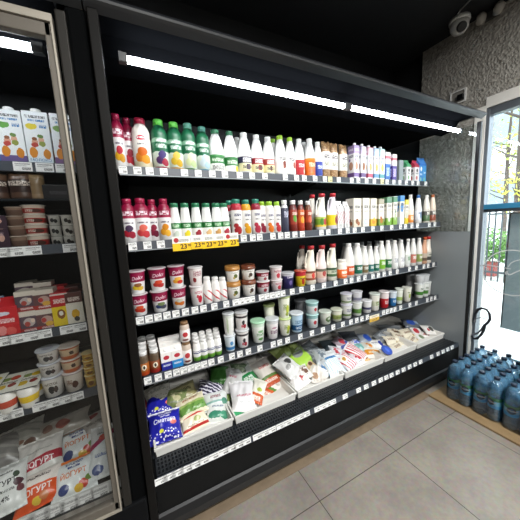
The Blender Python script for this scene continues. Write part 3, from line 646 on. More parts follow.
row(S1, [
 (B, 'yogurt_bottle', 'bottle', 120.5, 113, 13, dolce('#E7B22A', '#D69A1E', '#B8283A'), 'crimson capped yogurt bottle with mango and berry print', dict(k=.9)),
 (B, 'yogurt_bottle', 'bottle', 132, 117.3, 12, dolce('#C43A46', '#B92A3A', '#8E2034'), 'crimson capped yogurt bottle with strawberry print', dict(dy=.05, k=.95)),
 (B, 'yogurt_bottle', 'bottle', 144.5, 117.5, 16, D('#9C1D3A', dict(base='#F0E4C4', bands=[(.2, '#F3EFE6')], blobs=fruit('#E58A2B', '#F0A233', '#DF6E22', y=.28, s=.06)+[(.5, .68, .085, .05, '#C3203A')], text=[(.42, .58, .67, .70, '#FFFFFF'), (.42, .58, .54, .57, '#777777')]), 'drink'), 'cream yogurt bottle with crimson cap and peach print'),
 (B, 'yogurt_bottle', 'bottle', 162.5, 119, 14.5, greenb(('#5A3A6A', '#B2314A', '#4C3F7A'), '#A32438', '#5FBF48'), 'green yogurt bottle with light green cap and red base'),
 (B, 'yogurt_bottle', 'bottle', 177.3, 121.6, 14, greenb(('#E8C53A', '#DDB02C', '#F0D060'), '#D9A02C', '#5FBF48'), 'green yogurt bottle with light green cap and yellow base'),
 (B, 'yogurt_bottle', 'bottle', 191, 122.8, 13, greenb(('#DDE8B0', '#C8DCA0', '#E9EFC8'), '#4E8A3C', '#5C9A86'), 'green yogurt bottle with teal cap and pale fruit print'),
 (B, 'yogurt_bottle', 'bottle', 204.6, 126.3, 12.5, greenb(('#DCEBF0', '#B8D6E2', '#CFE4EC'), '#5C9CB4', '#4C8A7C'), 'slim green yogurt bottle with pale blue base'),
 (B, 'kefir_bottle', 'bottle', 217.5, 129, 15, D('#3E7F5C', W, 'milk', (.05, .43, dict(base='#EDEDE8', bands=[(.5, '#2F7D3C'), (.9, '#3E8F46')], text=[(.38, .62, .6, .8, '#DDEED8'), (.38, .64, .12, .4, '#8A8A84')]))), 'white bottle with green cap and plain green and white label'),
 (B, 'kefir_bottle', 'bottle', 231.6, 130.8, 13.5, D('#3E7F5C', W, 'milk', (.05, .40, dict(base='#EDEDE8', bands=[(.45, '#2F7D3C')], blobs=[(.58, .25, .05, .2, '#E7C81E')], text=[(.36, .6, .55, .8, '#DDEED8')]))), 'white bottle with green cap and yellow spot on green label'),
 (B, 'milk_bottle', 'bottle', 239, 137, 9, D('#F0F0EE', W), 'plain white bottle half hidden in the back row', dict(dy=.07, k=1.2)),
 (B, 'yogurt_bottle', 'bottle', 245.4, 132, 13.5, whiteb('#EFEFED', '#E8E1B4', '#2E2C4A', ('#3A2C50', '#5C3A60')), 'white bottle with navy topped cream label and blackberries'),
 (B, 'yogurt_bottle', 'bottle', 257.8, 134.3, 12, whiteb('#EFEFED', '#E8E1B4', '#A22C34', ('#A83238', '#6E2A2C')), 'white bottle with red topped cream label'),
 (B, 'yogurt_bottle', 'bottle', 269, 136.3, 11.5, whiteb('#EFEFED', '#E6DDA8', '#B04A40', ('#6A3428',)), 'white bottle with rust topped cream label'),
 (B, 'yogurt_bottle', 'bottle', 274, 138.5, 9, D('#8CBF3A', W), 'lime capped white bottle peeking from the back row', dict(dy=.075, k=1.2)),
 (B, 'yogurt_bottle', 'bottle', 280.8, 135, 11.5, D('#9CC93C', W, 'milk', (.1, .5, dict(base='#EFEEEA', blobs=[(.53, .5, .06, .22, '#7A3A2A'), (.5, .35, .03, .1, '#96503A')], text=[(.38, .6, .75, .95, '#666666')]))), 'white bottle with lime cap and chocolate print'),
 (B, 'yogurt_bottle', 'bottle', 290.6, 137, 10, D('#9CC93C', W, 'milk', (.1, .5, dict(base='#EFEEEA', blobs=[(.55, .5, .06, .2, '#A0503C')], text=[(.38, .6, .75, .95, '#666666')]))), 'white bottle with lime cap and brown nut print'),
 (B, 'yogurt_bottle', 'bottle', 299.6, 138.5, 10, D('#EFEFED', W, 'milk', (.08, .46, dict(base='#B9252F', bands=[(.82, '#C73A3E')], blobs=[(.58, .25, .05, .2, '#E3C9B0')], text=[(.38, .6, .5, .75, '#F4D8D8')]))), 'white bottle with white cap and red label'),
 (B, 'yogurt_bottle', 'bottle', 304.5, 142, 7.5, D('#EFEFED', W), 'plain white bottle peeking between red and orange label bottles', dict(dy=.075, k=1.2)),
 (B, 'yogurt_bottle', 'bottle', 309.8, 138.2, 10.5, D('#EFEFED', W, 'milk', (.08, .5, dict(base='#E0711E', bands=[(.85, '#E98A3A')], text=[(.38, .62, .5, .75, '#FBE3CF'), (.38, .62, .2, .4, '#C24E18')]))), 'white bottle with white cap and orange label'),
 (B, 'yogurt_bottle', 'bottle', 318, 141.6, 8.5, D('#EFEFED', W, 'milk', (.08, .46, dict(base='#2B3E9E', text=[(.4, .62, .5, .75, '#D6DCF4')]))), 'white bottle with white cap and dark blue label'),
 ('pouch', 'granola_pouch', 'pouch', 325.5, 142, 9, dict(body=dict(base='#94704A', spots=(24, .4, '#BC9A6E', .0, 1)), label=dict(base='#ECE8E0', text=[(.38, .62, .62, .85, '#3F3A48'), (.38, .62, .2, .45, '#8A8A70')])), 'brown granola pouch with white label', dict(k=1.12)),
 ('pouch', 'granola_pouch', 'pouch', 333.4, 143.5, 8, dict(body=dict(base='#94704A', spots=(24, .4, '#BC9A6E', .0, 1)), label=dict(base='#ECE8E0', text=[(.38, .62, .62, .85, '#3F3A48'), (.38, .62, .2, .45, '#8A8A70')])), 'brown granola pouch with white label', dict(k=1.12)),
 ('pouch', 'granola_pouch', 'pouch', 342.6, 145, 8.5, dict(body=dict(base='#94704A', spots=(24, .4, '#BC9A6E', .0, 1)), label=dict(base='#ECE8E0', text=[(.38, .62, .62, .85, '#3F3A48'), (.38, .62, .2, .45, '#8A8A70')])), 'brown granola pouch with white label', dict(k=1.12)),
] + [('brick', 'drink_carton', 'carton', px, top, 6.3, dict(cap='#F1F1F1', depth=1.2, roof=c1, body=dict(base='#ECEAEC', bands=[(.1, c1), (.22, '#F0EEF0'), (.78, c2)], blobs=[(.5, .42, .3, .12, c3), (.3, .6, .12, .05, c1)], text=[(.15, .85, .86, .92, '#FFFFFF'), (.15, .85, .66, .74, '#4A4A60')])), desc, dict(rz=.05)) for px, top, c1, c2, c3, desc in (
   (353.3, 143, '#7A5C9A', '#A994C2', '#B88A70', 'tall white drink carton with purple top'), (360.3, 144, '#64497E', '#CFC4DA', '#8E5A34', 'tall white drink carton with brown nut print'),
   (367, 145.5, '#C4566E', '#E2B4C0', '#D9A05A', 'tall white drink carton with pink bands'), (373, 146.5, '#5E8FC0', '#B4D0E6', '#C9A850', 'tall white drink carton with blue bands'), (378.6, 147, '#5AA0A6', '#BFE0DE', '#D8B84A', 'tall white drink carton with teal bands'))] + [
 ('box', 'milk_carton', 'carton', 385, 152.5, 7, dict(depth=.9, roof='#E8DADA', body=dict(base='#2F66B4', bands=[(.62, '#EDE6E8'), (.8, '#C86A78'), (.9, '#EDE6E8')], text=[(.2, .8, .2, .5, '#C8DAF2')])), 'blue and white carton with pink speckled top', dict(rz=0)),
 ('box', 'milk_carton', 'carton', 392, 154.5, 6, dict(depth=.9, roof='#E8DADA', body=dict(base='#54408E', bands=[(.6, '#EDE6E8'), (.8, '#C86A78'), (.9, '#EDE6E8')], text=[(.2, .8, .2, .5, '#D4CAEA')])), 'purple and white carton with pink speckled top', dict(rz=0)),
 ('box', 'milk_carton', 'carton', 398.5, 160.5, 6, dict(depth=.9, roof='#8E9A98', body='#8A9394'), 'plain grey sided carton', dict(rz=0, dy=.01)),
 ('gable', 'milk_carton', 'carton', 405.4, 160, 6.8, dict(roof='#3E8A5C', body=dict(base='#E6E8E6', bands=[(.9, '#4A9A68')], blobs=[(.5, .72, .2, .1, '#4A4A4A'), (.45, .3, .18, .12, '#7FB07A')], text=[(.2, .8, .5, .6, '#777777')])), 'white gable carton with green top', dict(rz=0)),
 ('gable', 'milk_carton', 'carton', 413.6, 160.3, 6.8, dict(roof='#B03048', body=dict(base='#E8E4E4', bands=[(.9, '#B83A50')], blobs=[(.5, .72, .2, .1, '#4A4A4A'), (.45, .3, .18, .12, '#C05A5A')], text=[(.2, .8, .5, .6, '#777777')])), 'white gable carton with red top', dict(rz=0)),
 ('gable', 'milk_carton', 'carton', 420.8, 157.5, 6, dict(roof='#3F78B8', body=dict(base='#3D86C6', bands=[(.9, '#356CB0')], blobs=[(.5, .72, .22, .12, '#E9F2F8'), (.45, .2, .2, .1, '#8FC4B0')], text=[(.2, .8, .4, .5, '#DDECF8')])), 'blue gable milk carton with white emblem', dict(rz=0)),
 ('gable', 'milk_carton', 'carton', 427.3, 158, 5, dict(roof='#3F78B8', body=dict(base='#4794CE', bands=[(.9, '#356CB0')], blobs=[(.4, .2, .2, .1, '#7FBF9A')], text=[(.2, .8, .5, .6, '#DDECF8')])), 'blue gable milk carton at the very end', dict(rz=0)),
], .03)
S2 = MAIN[1]
def wg(c): return D('#2E7A55', dict(base=W), 'short', (.03, .48, dict(base='#F2F1EC', bands=[(.66, '#2C7A3C')], blobs=[(.52, .36, .07, .2, c), (.45, .3, .04, .14, c)], text=[(.4, .6, .74, .92, '#CDE6C8')], wavy=1)))
def fruitb(cap, band, c): return D(cap, dict(base='#EFEDEA', bands=[(.8, band)], blobs=[(.5, .2, .12, .12, c), (.44, .34, .07, .07, c)], text=[(.4, .6, .62, .7, '#444466'), (.41, .59, .5, .54, '#888888')]), 'tube')
row(S2, [
 (B, 'yogurt_bottle', 'bottle', 130.4, 198.7, 13.5, dolce('#B8283A', '#9E2438', '#4C3A54'), 'magenta capped yogurt bottle with raspberry print'),
 (B, 'yogurt_bottle', 'bottle', 144.3, 198.2, 14.5, dolce('#D8484A', '#C93A40', '#E06A5A'), 'magenta capped yogurt bottle with strawberry print'),
 (B, 'yogurt_bottle', 'bottle', 155.4, 199.4, 10.5, dolce('#7E1E38', '#6A1A34', '#8E2A40'), 'magenta capped yogurt bottle with cherry print', dict(dy=.02)),
 (B, 'yogurt_bottle', 'bottle', 166.8, 198.6, 12, dolce('#EBA52A', '#F0B53A', '#D98A22'), 'magenta capped yogurt bottle with mango print'),
] + [(B, 'yogurt_bottle', 'bottle', px, 203, 9.8, wg(c), 'white bottle with dark green cap and ' + n + ' on green label') for px, c, n in ((177, '#C9D2C4', 'plain print'), (187.3, '#E8D428', 'lemon print'), (198, '#9E2A36', 'cherry print'), (208, '#D9B27A', 'cereal print'), (217.8, '#C99A5A', 'oat print'), (225.6, '#A83040', 'berry print'))] + [
 (B, 'yogurt_bottle', 'bottle', 231, 200.5, 8, fruitb('#2F7F6A', '#B02A3A', '#B02A3A'), 'teal capped bottle mostly hidden behind the tomato red one', dict(dy=.06)),
 (B, 'yogurt_bottle', 'bottle', 237.6, 199, 10.5, fruitb('#2F7F6A', '#B02A3A', '#A8282E'), 'white bottle with teal cap, red collar and cherries'),
 (B, 'yogurt_bottle', 'bottle', 247, 199.6, 9.5, fruitb('#2F7F6A', '#D99A2A', '#E0A020'), 'white bottle with teal cap, amber collar and mango'),
 (B, 'yogurt_bottle', 'bottle', 256.8, 199, 9, fruitb('#2F7F6A', '#8E2036', '#B8344A'), 'white bottle with teal cap, wine collar and strawberry'),
 (B, 'yogurt_bottle', 'bottle', 263, 201.6, 7.5, fruitb('#9AC63A', '#E6E4E0', '#8E2A3C'), 'lime capped bottle with dark cherry print', dict(dy=.02)),
 (B, 'yogurt_bottle', 'bottle', 270, 201.4, 8.5, fruitb('#9AC63A', '#E9E6E0', '#E27A22'), 'lime capped bottle with orange print'),
 (B, 'yogurt_bottle', 'bottle', 277.6, 201.6, 7.2, fruitb('#9AC63A', '#E9E6E0', '#C4343A'), 'lime capped bottle with red apple print'),
 (B, 'coffee_bottle', 'bottle', 285, 200, 8, D('#EDEDEB', dict(base='#3A3C4E', bands=[(.86, '#D8D8DA')], text=[(.4, .6, .55, .75, '#C8C8D8')]), 'slim'), 'dark navy bottle with white cap'),
 (B, 'chocolate_bottle', 'bottle', 293.4, 200.2, 8.2, D('#EDEDEB', dict(base='#7A2A22', bands=[(.3, '#9A3A2C'), (.8, '#5E2420')], blobs=[(.5, .5, .08, .12, '#5E9A3A')], text=[(.4, .6, .62, .72, '#F0D8C8')]), 'slim'), 'red brown bottle with white cap and green fruit'),
 (B, 'chocolate_bottle', 'bottle', 301, 200.4, 7.2, D('#EDEDEB', dict(base='#B5402A', bands=[(.35, '#C8602E'), (.8, '#6E2A20')], blobs=[(.5, .45, .08, .12, '#E89A2A')], text=[(.4, .6, .62, .72, '#F0D8C8')]), 'slim'), 'orange red bottle with white cap'),
 (B, 'chocolate_bottle', 'bottle', 308.3, 200.8, 7.2, D('#EDEDEB', dict(base='#6E2A1E', bands=[(.35, '#A2402A'), (.8, '#6A3A20')], blobs=[(.5, .45, .08, .12, '#C85A3A')], text=[(.4, .6, .62, .72, '#F0D8C8')]), 'slim'), 'dark brown bottle with white cap'),
 ('jug', 'yogurt_jug', 'jug', 311.5, 194.5, 9, dict(cap='#BE2A34', body='#EFEADF'), 'red capped cream jug half hidden in the back row', dict(dy=.10)),
 ('jug', 'yogurt_jug', 'jug', 320.5, 193.2, 11, dict(cap='#BE2A34', body='#F1EEE4', sleeve=(.12, .38, dict(base='#E9C84A', bands=[(.2, '#7FA83A'), (.8, '#B8CC6A')], blobs=[(.56, .5, .07, .35, '#B52A2C'), (.45, .5, .05, .35, '#4E8A34')]))), 'red capped cream jug with green and red label'),
 ('jug', 'yogurt_jug', 'jug', 331.5, 193, 10, dict(cap='#BE2A34', body='#E6E2EA', sleeve=(.14, .42, dict(base='#E8CE2E', blobs=[(.58, .5, .07, .4, '#8E1E2E')]))), 'red capped pale jug with yellow label'),
 ('gable', 'milk_carton', 'carton', 338.3, 201, 6.5, dict(roof='#EDEBEA', cap='#F4F4F4', body=dict(base='#EDEBEA', stripe=(5, .9, '#C04A5A', .3, .3, .85), text=[(.2, .8, .1, .3, '#999999')])), 'small white carton with red script', dict(rz=0)),
 ('gable', 'milk_carton', 'carton', 345, 201.5, 5.6, dict(roof='#EDEBEA', cap='#F4F4F4', body=dict(base='#EDEBEA', stripe=(5, .9, '#C04A5A', .3, .3, .85), text=[(.2, .8, .1, .3, '#999999')])), 'small white carton with red script', dict(rz=0)),
] + [('brick', 'plant_milk_carton', 'carton', px, top, w, dict(depth=1.0, roof=rf, body=dict(base=b0, bands=[(.05, b0), (.3, '#ECE6D8'), (.82, b1)], blobs=bl, text=[(.15, .85, .68, .78, '#4A4A4A'), (.2, .8, .56, .6, '#8E8A80')])), desc, dict(rz=.02)) for px, top, w, rf, b0, b1, bl, desc in (
   (353.4, 198.5, 9.5, '#CFC8B8', '#D9CDB8', '#E9E4D6', [(.45, .25, .2, .09, '#8E5A3A'), (.65, .18, .18, .07, '#A8643C')], 'cream plant milk carton with hazelnut print'),
   (362.6, 198.3, 8, '#D8D4CA', '#E6E2D8', '#ECE8DE', [(.45, .22, .28, .1, '#B8C8CC'), (.5, .22, .16, .06, '#EEF2F2')], 'cream plant milk carton with coconut print'),
   (370.2, 198.5, 7.4, '#D8CFB8', '#E8B93A', '#ECE4D2', [(.5, .22, .3, .1, '#E2922A'), (.6, .3, .15, .06, '#F0C24A')], 'cream plant milk carton with mango print'),
   (378, 199, 7, '#8A8468', '#7E9A3E', '#A8A088', [(.5, .24, .28, .1, '#C07A34'), (.4, .34, .16, .06, '#B05A2E')], 'cream plant milk carton with almond print'),
   (385.7, 197.5, 6.8, '#5F9A5C', '#7FB044', '#5F8A6A', [(.5, .28, .25, .12, '#D8DCCC')], 'cream plant milk carton with green top'),
   (392.2, 196.5, 6, '#DDE4DD', '#8CB84A', '#4E8A5E', [(.5, .32, .22, .12, '#B8C4A0'), (.6, .5, .2, .05, '#6A8A6A')], 'white capped plant milk carton with green base'),
   (398.8, 195.8, 6.5, '#5A96CC', '#E6ECF0', '#3F86C4', [(.45, .62, .35, .16, '#3F86C4')], 'blue and white milk carton'),
   (404.2, 199.8, 4.8, '#E8D22E', '#E6CE2A', '#EAD84A', [(.5, .4, .3, .14, '#C8C8B0')], 'narrow yellow carton'))] + [
 (B, 'milk_bottle', 'bottle', 409.6, 194.6, 6.4, D('#E9E9E7', W, 'milk', (.08, .5, dict(base='#D9832E', bands=[(.6, '#E6D4C0')], text=[(.4, .6, .2, .5, '#F4E4D0')]))), 'white bottle with orange label'),
 (B, 'milk_bottle', 'bottle', 417.4, 195, 6.6, D('#2F6AB0', W, 'milk', (.12, .5, dict(base='#D9DEE2', blobs=[(.5, .5, .06, .3, '#54708E')], text=[(.38, .62, .6, .8, '#3E5470')]))), 'white bottle with blue cap'),
 (B, 'milk_bottle', 'bottle', 425.6, 195, 6.6, D('#E2E2DE', '#EDE8DC', 'milk', (.1, .5, dict(base='#4C6A44', bands=[(.5, '#4E4E4A'), (.85, '#C8C4B8')], text=[(.38, .62, .55, .8, '#E8E6DC')]))), 'cream bottle with white cap and grey label'),
 (B, 'milk_bottle', 'bottle', 433, 194.5, 6.2, D('#B5673A', '#EAD9C6', 'milk', (.1, .5, dict(base='#8E4A34', bands=[(.5, '#55504A'), (.85, '#D8CCBC')], text=[(.38, .62, .55, .8, '#E8E6DC')]))), 'tan bottle with brown cap'),
], .03)
S3 = MAIN[2]
def dc(*cols, nm='Dolce'): return dict(body=dict(base='#E9E7E6', bands=[(.56, '#8E1440')], blobs=fruit(*cols, y=.3, s=.06), text=[]), lid=dict(base='#C8C4C4', blobs=[(.5, .5, .3, .3, '#B8A0A8')]), taper=.74, lidz=.95, word=(nm, .62, .70, '#F0DCE4'))
def tub(base, bands=(), blobs=(), lid='#D5D7D8', taper=.8, text=(), lidz=.93, **k): return dict(body=dict(base=base, bands=list(bands), blobs=list(blobs), text=list(text)), lid=lid, taper=taper, lidz=lidz, **k)
RASP = tub('#E9E6E4', blobs=[(.53, .35, .06, .2, '#C4243A'), (.47, .5, .03, .1, '#B83A4A')], text=[(.4, .6, .65, .8, '#C0808A')], lid='#D8D4D4')
CEREAL = tub('#EDEAE4', blobs=[(.52, .5, .05, .18, '#5E6A34'), (.48, .35, .03, .1, '#B8A04A')], text=[(.42, .58, .75, .85, '#8A8A84')], lid=dict(base='#A8743A', spots=(9, .35, '#C89A5A', 0, 1)), taper=.84, lidz=.72)
CEREALB = tub('#EDEAE4', blobs=[(.52, .5, .05, .18, '#4A3A34'), (.48, .35, .03, .1, '#7A6A4A')], text=[(.42, .58, .75, .85, '#8A8A84')], lid=dict(base='#6A3A2A', spots=(9, .35, '#8E5A3A', 0, 1)), taper=.84, lidz=.72)
DESS = tub('#E6E2E2', bands=[(.55, '#8E2034')], blobs=[(.5, .3, .05, .16, '#9A2A3A')], text=[(.4, .6, .62, .82, '#EED8DC')], lid='#DAD6D6', taper=.82)
PINK = tub('#E8DCDC', blobs=[(.5, .35, .06, .2, '#C83A4A')], text=[(.38, .62, .6, .8, '#B8707A')], lid='#DCD6D6')
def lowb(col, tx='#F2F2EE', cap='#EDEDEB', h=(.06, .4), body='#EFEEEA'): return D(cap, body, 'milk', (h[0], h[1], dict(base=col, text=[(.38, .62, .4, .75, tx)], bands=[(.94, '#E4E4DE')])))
mini = lambda: None
row(S3, [
 ('cup', 'yogurt_cup', 'cup', 140.5, 294, 15, dc('#C8402E', '#B8342A', '#D8542E'), 'magenta banded yogurt cup with strawberry print', dict(x='lower in the first stack', x2='', stack=[(271, dc('#E7C83A', '#D8B03A', '#8E5A2E'), 'magenta banded cup with banana print on top of the first stack')])),
 ('cup', 'yogurt_cup', 'cup', 161, 290.7, 15.5, dc('#3A4A7A', '#4A4A5A', '#7A8A5A'), 'magenta banded yogurt cup with blueberry print', dict(x='lower in its stack', x2='', stack=[(268, dc('#C8342A', '#B82A2A', '#D84A2E'), 'magenta banded cup with red berries on top of the blueberry one')])),
 ('cup', 'yogurt_cup', 'cup', 179.6, 287, 14.5, dc('#E0852A', '#D8742A', '#C8C8B8'), 'magenta banded yogurt cup with apricot print', dict(x='lower in its stack', x2='', stack=[(265.5, dc('#E8A02E', '#C8342A', '#F0B84A'), 'magenta banded cup with peach print on top of the apricot one')])),
 ('cup', 'yogurt_cup', 'cup', 198, 285.5, 13, RASP, 'white yogurt cup with raspberry print', dict(x='', x2='', stack=[(267, tub('#E6DEDC', blobs=[(.42, .35, .04, .14, '#8E2A2E')], text=[(.4, .62, .55, .85, '#A8707A')], lid='#D8D4D4'), 'white yogurt cup with pink writing on top of the raspberry one')])),
] + [(B, 'drinking_yogurt', 'bottle', px, 277+k*.2, 8, D('#EDECEA', dict(base='#ECE9E6', stripe=(4, .8, '#C8323E', .22, .1, .6)), 'squat'), 'small white drinking yogurt bottle with slanted red print', dict(k=1)) for k, px in enumerate((208.5, 216.4, 223.6))] + [
 ('cup', 'cereal_yogurt_cup', 'cup', 234, 281.5, 13.5, CEREAL, 'white cup with tan cereal topping and olive print', dict(x='lower of two', stack=[(266, CEREAL, 'white cup with tan cereal topping and olive print')], x2='upper of two')),
 ('cup', 'cereal_yogurt_cup', 'cup', 249.3, 279.5, 13, CEREALB, 'white cup with dark brown topping', dict(x='lower of two', stack=[(265, CEREALB, 'white cup with dark brown topping')], x2='upper of two')),
 ('cup', 'dessert_cup', 'cup', 263.3, 281, 12.5, DESS, 'small white and crimson dessert cup', dict(x='at the bottom of three', x2='in the middle of three', stack=[(271.5, DESS, 'small white and crimson dessert cup')])),
 ('cup', 'yogurt_cup', 'cup', 276.6, 279.5, 11.5, PINK, 'pinkish white cup with raspberry', dict(x='lower of two', x2='upper of two', stack=[(266.5, PINK, 'pinkish white cup with raspberry')])),
 ('cup', 'yogurt_cup', 'cup', 288, 272.5, 12, tub('#2E2A5A', bands=[(.7, '#3A3468'), (.86, '#C8C8D0')], blobs=[(.5, .4, .05, .16, '#7A6AA8')], text=[(.4, .6, .72, .84, '#D8D4E8')], lid='#C8C8CC'), 'dark indigo yogurt cup'),
 ('cup', 'yogurt_cup', 'cup', 300.5, 270.5, 11, tub('#E2C82A', bands=[(.72, '#B82A34')], blobs=[(.5, .35, .06, .22, '#B83A2A')], text=[(.4, .6, .5, .6, '#6A2A2A')], lid='#C8503A'), 'yellow yogurt cup with red rim band'),
 ('jug', 'milk_jug', 'jug', 301.5, 245.5, 9.5, dict(cap='#B82A30', body='#E6E0D4'), 'red capped cream jug in the back row', dict(dy=.11)),
 ('jug', 'milk_jug', 'jug', 310, 246, 11.4, dict(cap='#B82A30', body='#F0E8D8', sleeve=(.12, .36, dict(base='#8E4A34', bands=[(.25, '#D8B8A0'), (.75, '#7A4A3A')], blobs=[(.5, .5, .05, .3, '#C83A2E')]))), 'red capped cream jug with rust label'),
 ('jug', 'milk_jug', 'jug', 320.8, 245.5, 11, dict(cap='#B82A30', body='#EEDCD8', sleeve=(.14, .38, dict(base='#D8B8A8', bands=[(.7, '#6A6A5A')], blobs=[(.5, .45, .06, .3, '#A8403A')]))), 'red capped pinkish jug'),
 ('jug', 'milk_jug', 'jug', 331.4, 244, 10.5, dict(cap='#B82A30', body='#EFECDE', sleeve=(.12, .36, dict(base='#4E6A4A', bands=[(.3, '#C8D0B8'), (.75, '#3E5A44')], text=[(.4, .6, .4, .7, '#3E4E3E')]))), 'red capped cream jug with dark green label'),
 (B, 'kefir_bottle', 'bottle', 345, 243.5, 8, lowb('#8A8E90', h=(.06, .4), cap='#6E7274', body='#B8B8B4'), 'grey capped white bottle greyed for shade in the back row', dict(dy=.1, x='')),  # back row of white bottles, shade put into their greyed colours
 (B, 'kefir_bottle', 'bottle', 353, 243, 8, lowb('#8A8E90', h=(.06, .4), cap='#6E7274', body='#B8B8B4'), 'grey capped white bottle greyed for shade in the back row', dict(dy=.1, x='')),
 (B, 'kefir_bottle', 'bottle', 361.5, 242, 8, lowb('#8A8E90', h=(.06, .4), cap='#6E7274', body='#B8B8B4'), 'grey capped white bottle greyed for shade in the back row', dict(dy=.1, x='')),
 (B, 'kefir_bottle', 'bottle', 369, 241.5, 7.5, lowb('#8A8E90', h=(.06, .4), cap='#6E7274', body='#B8B8B4'), 'grey capped white bottle greyed for shade in the back row', dict(dy=.1, x='')),
 (B, 'kefir_bottle', 'bottle', 376.5, 241, 7, lowb('#8A8E90', h=(.06, .4), cap='#6E7274', body='#B8B8B4'), 'grey capped white bottle greyed for shade in the back row', dict(dy=.1, x='')),
 (B, 'kefir_bottle', 'bottle', 390.5, 239, 7, lowb('#8A8E90', h=(.06, .4), cap='#6E7274', body='#B8B8B4'), 'grey capped white bottle greyed for shade in the back row', dict(dy=.1, x='')),
 (B, 'kefir_bottle', 'bottle', 398, 238.5, 7, lowb('#8A8E90', h=(.06, .4), cap='#6E7274', body='#B8B8B4'), 'grey capped white bottle greyed for shade in the back row', dict(dy=.1, x='')),
 (B, 'kefir_bottle', 'bottle', 341.6, 259.5, 9.5, D('#E8E4DC', '#EDE8DE', 'squat', (.05, .5, dict(base='#D9662A', text=[(.38, .62, .5, .8, '#F4E0D0'), (.4, .6, .2, .35, '#F0C8A8')]))), 'short stubby bottle with orange label'),
 (B, 'kefir_bottle', 'bottle', 348.6, 243.5, 10, lowb('#D05A2A', h=(.08, .36)), 'white bottle with orange red label'),
 (B, 'kefir_bottle', 'bottle', 357.2, 243.2, 9, lowb('#1F6A54', h=(.08, .36)), 'white bottle with dark teal label'),
 (B, 'kefir_bottle', 'bottle', 364.3, 246.2, 7, lowb('#7A6A48', h=(.08, .36)), 'smaller white bottle with olive brown label'),
 (B, 'kefir_bottle', 'bottle', 370, 246.4, 6.4, lowb('#2A6E6A', h=(.08, .36)), 'smaller white bottle with blue green label'),
 (B, 'kefir_bottle', 'bottle', 375.6, 246.4, 6.2, lowb('#1F6A54', h=(.08, .36)), 'smaller white bottle with dark teal label'),
 (B, 'kefir_bottle', 'bottle', 381, 241, 7.2, lowb('#7FB83A', h=(.1, .42)), 'tall white bottle with lime label'),
 (B, 'kefir_bottle', 'bottle', 387.3, 240.5, 7.2, lowb('#2A6E3E', h=(.1, .4)), 'tall white bottle with deep green label'),
 (B, 'milk_bottle', 'bottle', 394, 240.4, 7.2, lowb('#DADAD8', '#7A8088', h=(.05, .5)), 'white bottle with pale grey label'),
 (B, 'milk_bottle', 'bottle', 400.5, 240, 6.8, lowb('#E2E2E0', '#8A8A94', h=(.05, .5)), 'white bottle with faint grey writing'),
 ('jug', 'milk_jug', 'jug', 406.7, 239, 6.6, dict(cap='#E6E6E4', body='#EEEEEC', sleeve=(.1, .45, dict(base='#DCE0DA', text=[(.38, .62, .4, .8, '#6A9A6A')]))), 'white capped jug with handle'),
 (B, 'milk_bottle', 'bottle', 412.3, 238.6, 6.4, lowb('#C87A6A', h=(.12, .45)), 'white bottle with dusty red label'),
 (B, 'milk_bottle', 'bottle', 418.2, 238, 6.4, lowb('#8EA05A', h=(.12, .42)), 'white bottle with sage green label'),
 ('jug', 'milk_jug', 'jug', 424.6, 237, 6.4, dict(cap='#C8552E', body='#D9A88A', sleeve=(.12, .4, dict(base='#6A5A4A', bands=[(.4, '#C8B8A8')]))), 'orange capped tan jug'),
 ('jug', 'milk_jug', 'jug', 431.5, 236.6, 7, dict(cap='#C02A2A', body='#EDE6DA', sleeve=(.12, .42, dict(base='#4A4A44', bands=[(.45, '#C8C8BC')], text=[(.4, .6, .6, .8, '#4A4A44')]))), 'red capped cream jug with grey label'),
], .035)
S4 = MAIN[3]
SHOT = lambda c1, c2: D('#EDECEA', dict(base=c2, bands=[(.2, c1), (.62, '#5A4A3A')], blobs=[(.5, .42, .07, .14, '#EADFC8'), (.5, .42, .035, .09, '#2E2A26')]), 'squat')
GB = lambda c: dict(roof='#EDEAE6', cap='#EFEFED', body=dict(base=c, bands=[(.46, '#EDE9E6')], blobs=[(.5, .72, .28, .12, '#B8283A')], text=[(.15, .85, .22, .32, '#DCE4F4')]))
NAVYT = D('#EDECEA', dict(base='#5E9A3A', bands=[(.16, '#7FB04A'), (.24, '#ECEBE8'), (.44, '#2E3A6E'), (.50, '#E8E8E8'), (.54, '#2E3A6E'), (.58, '#ECEBE8')]), 'squat')
it = []
for k in range(4):
    it.append((B, 'chocolate_milk_bottle', 'bottle', 145-k*1.2, 350-k*8, 10, SHOT('#A8602A', '#B8481E'), 'small brown orange milk bottle with white cap', dict(dy=k*.062, k=1, hmax=.125, x=('at front', 'second back', 'third back', 'fourth back')[k], rz=0)))
    it.append((B, 'chocolate_milk_bottle', 'bottle', 156-k*1.2, 346.5-k*8, 10, SHOT('#8E4A2A', '#A02A22'), 'small brown red milk bottle with white cap', dict(dy=k*.062, k=1, hmax=.125, x=('at front', 'second back', 'third back', 'fourth back')[k], rz=0)))
for k in range(3):
    it.append(('gable', 'baby_milk_carton', 'carton', 167-k*1.0, 345-k*8, 9.6, GB('#2A2E8E'), 'small white carton with navy base and red square', dict(dy=k*.062, k=1, hmax=.125, x=('at front', 'second back', 'third back')[k], rz=0)))
    it.append(('gable', 'baby_milk_carton', 'carton', 177.5-k*1.0, 342.5-k*8, 9.8, GB('#2A86C8'), 'small white carton with sky blue base and red square', dict(dy=k*.062, k=1, hmax=.125, x=('at front', 'second back', 'third back')[k], rz=0)))
CHOC = D('#8A6A4A', dict(base='#EDE8E4', bands=[(.72, '#C8B8A8')], blobs=[(.5, .45, .08, .14, '#B8343A'), (.5, .15, .1, .06, '#7A3A34')]), 'squat')
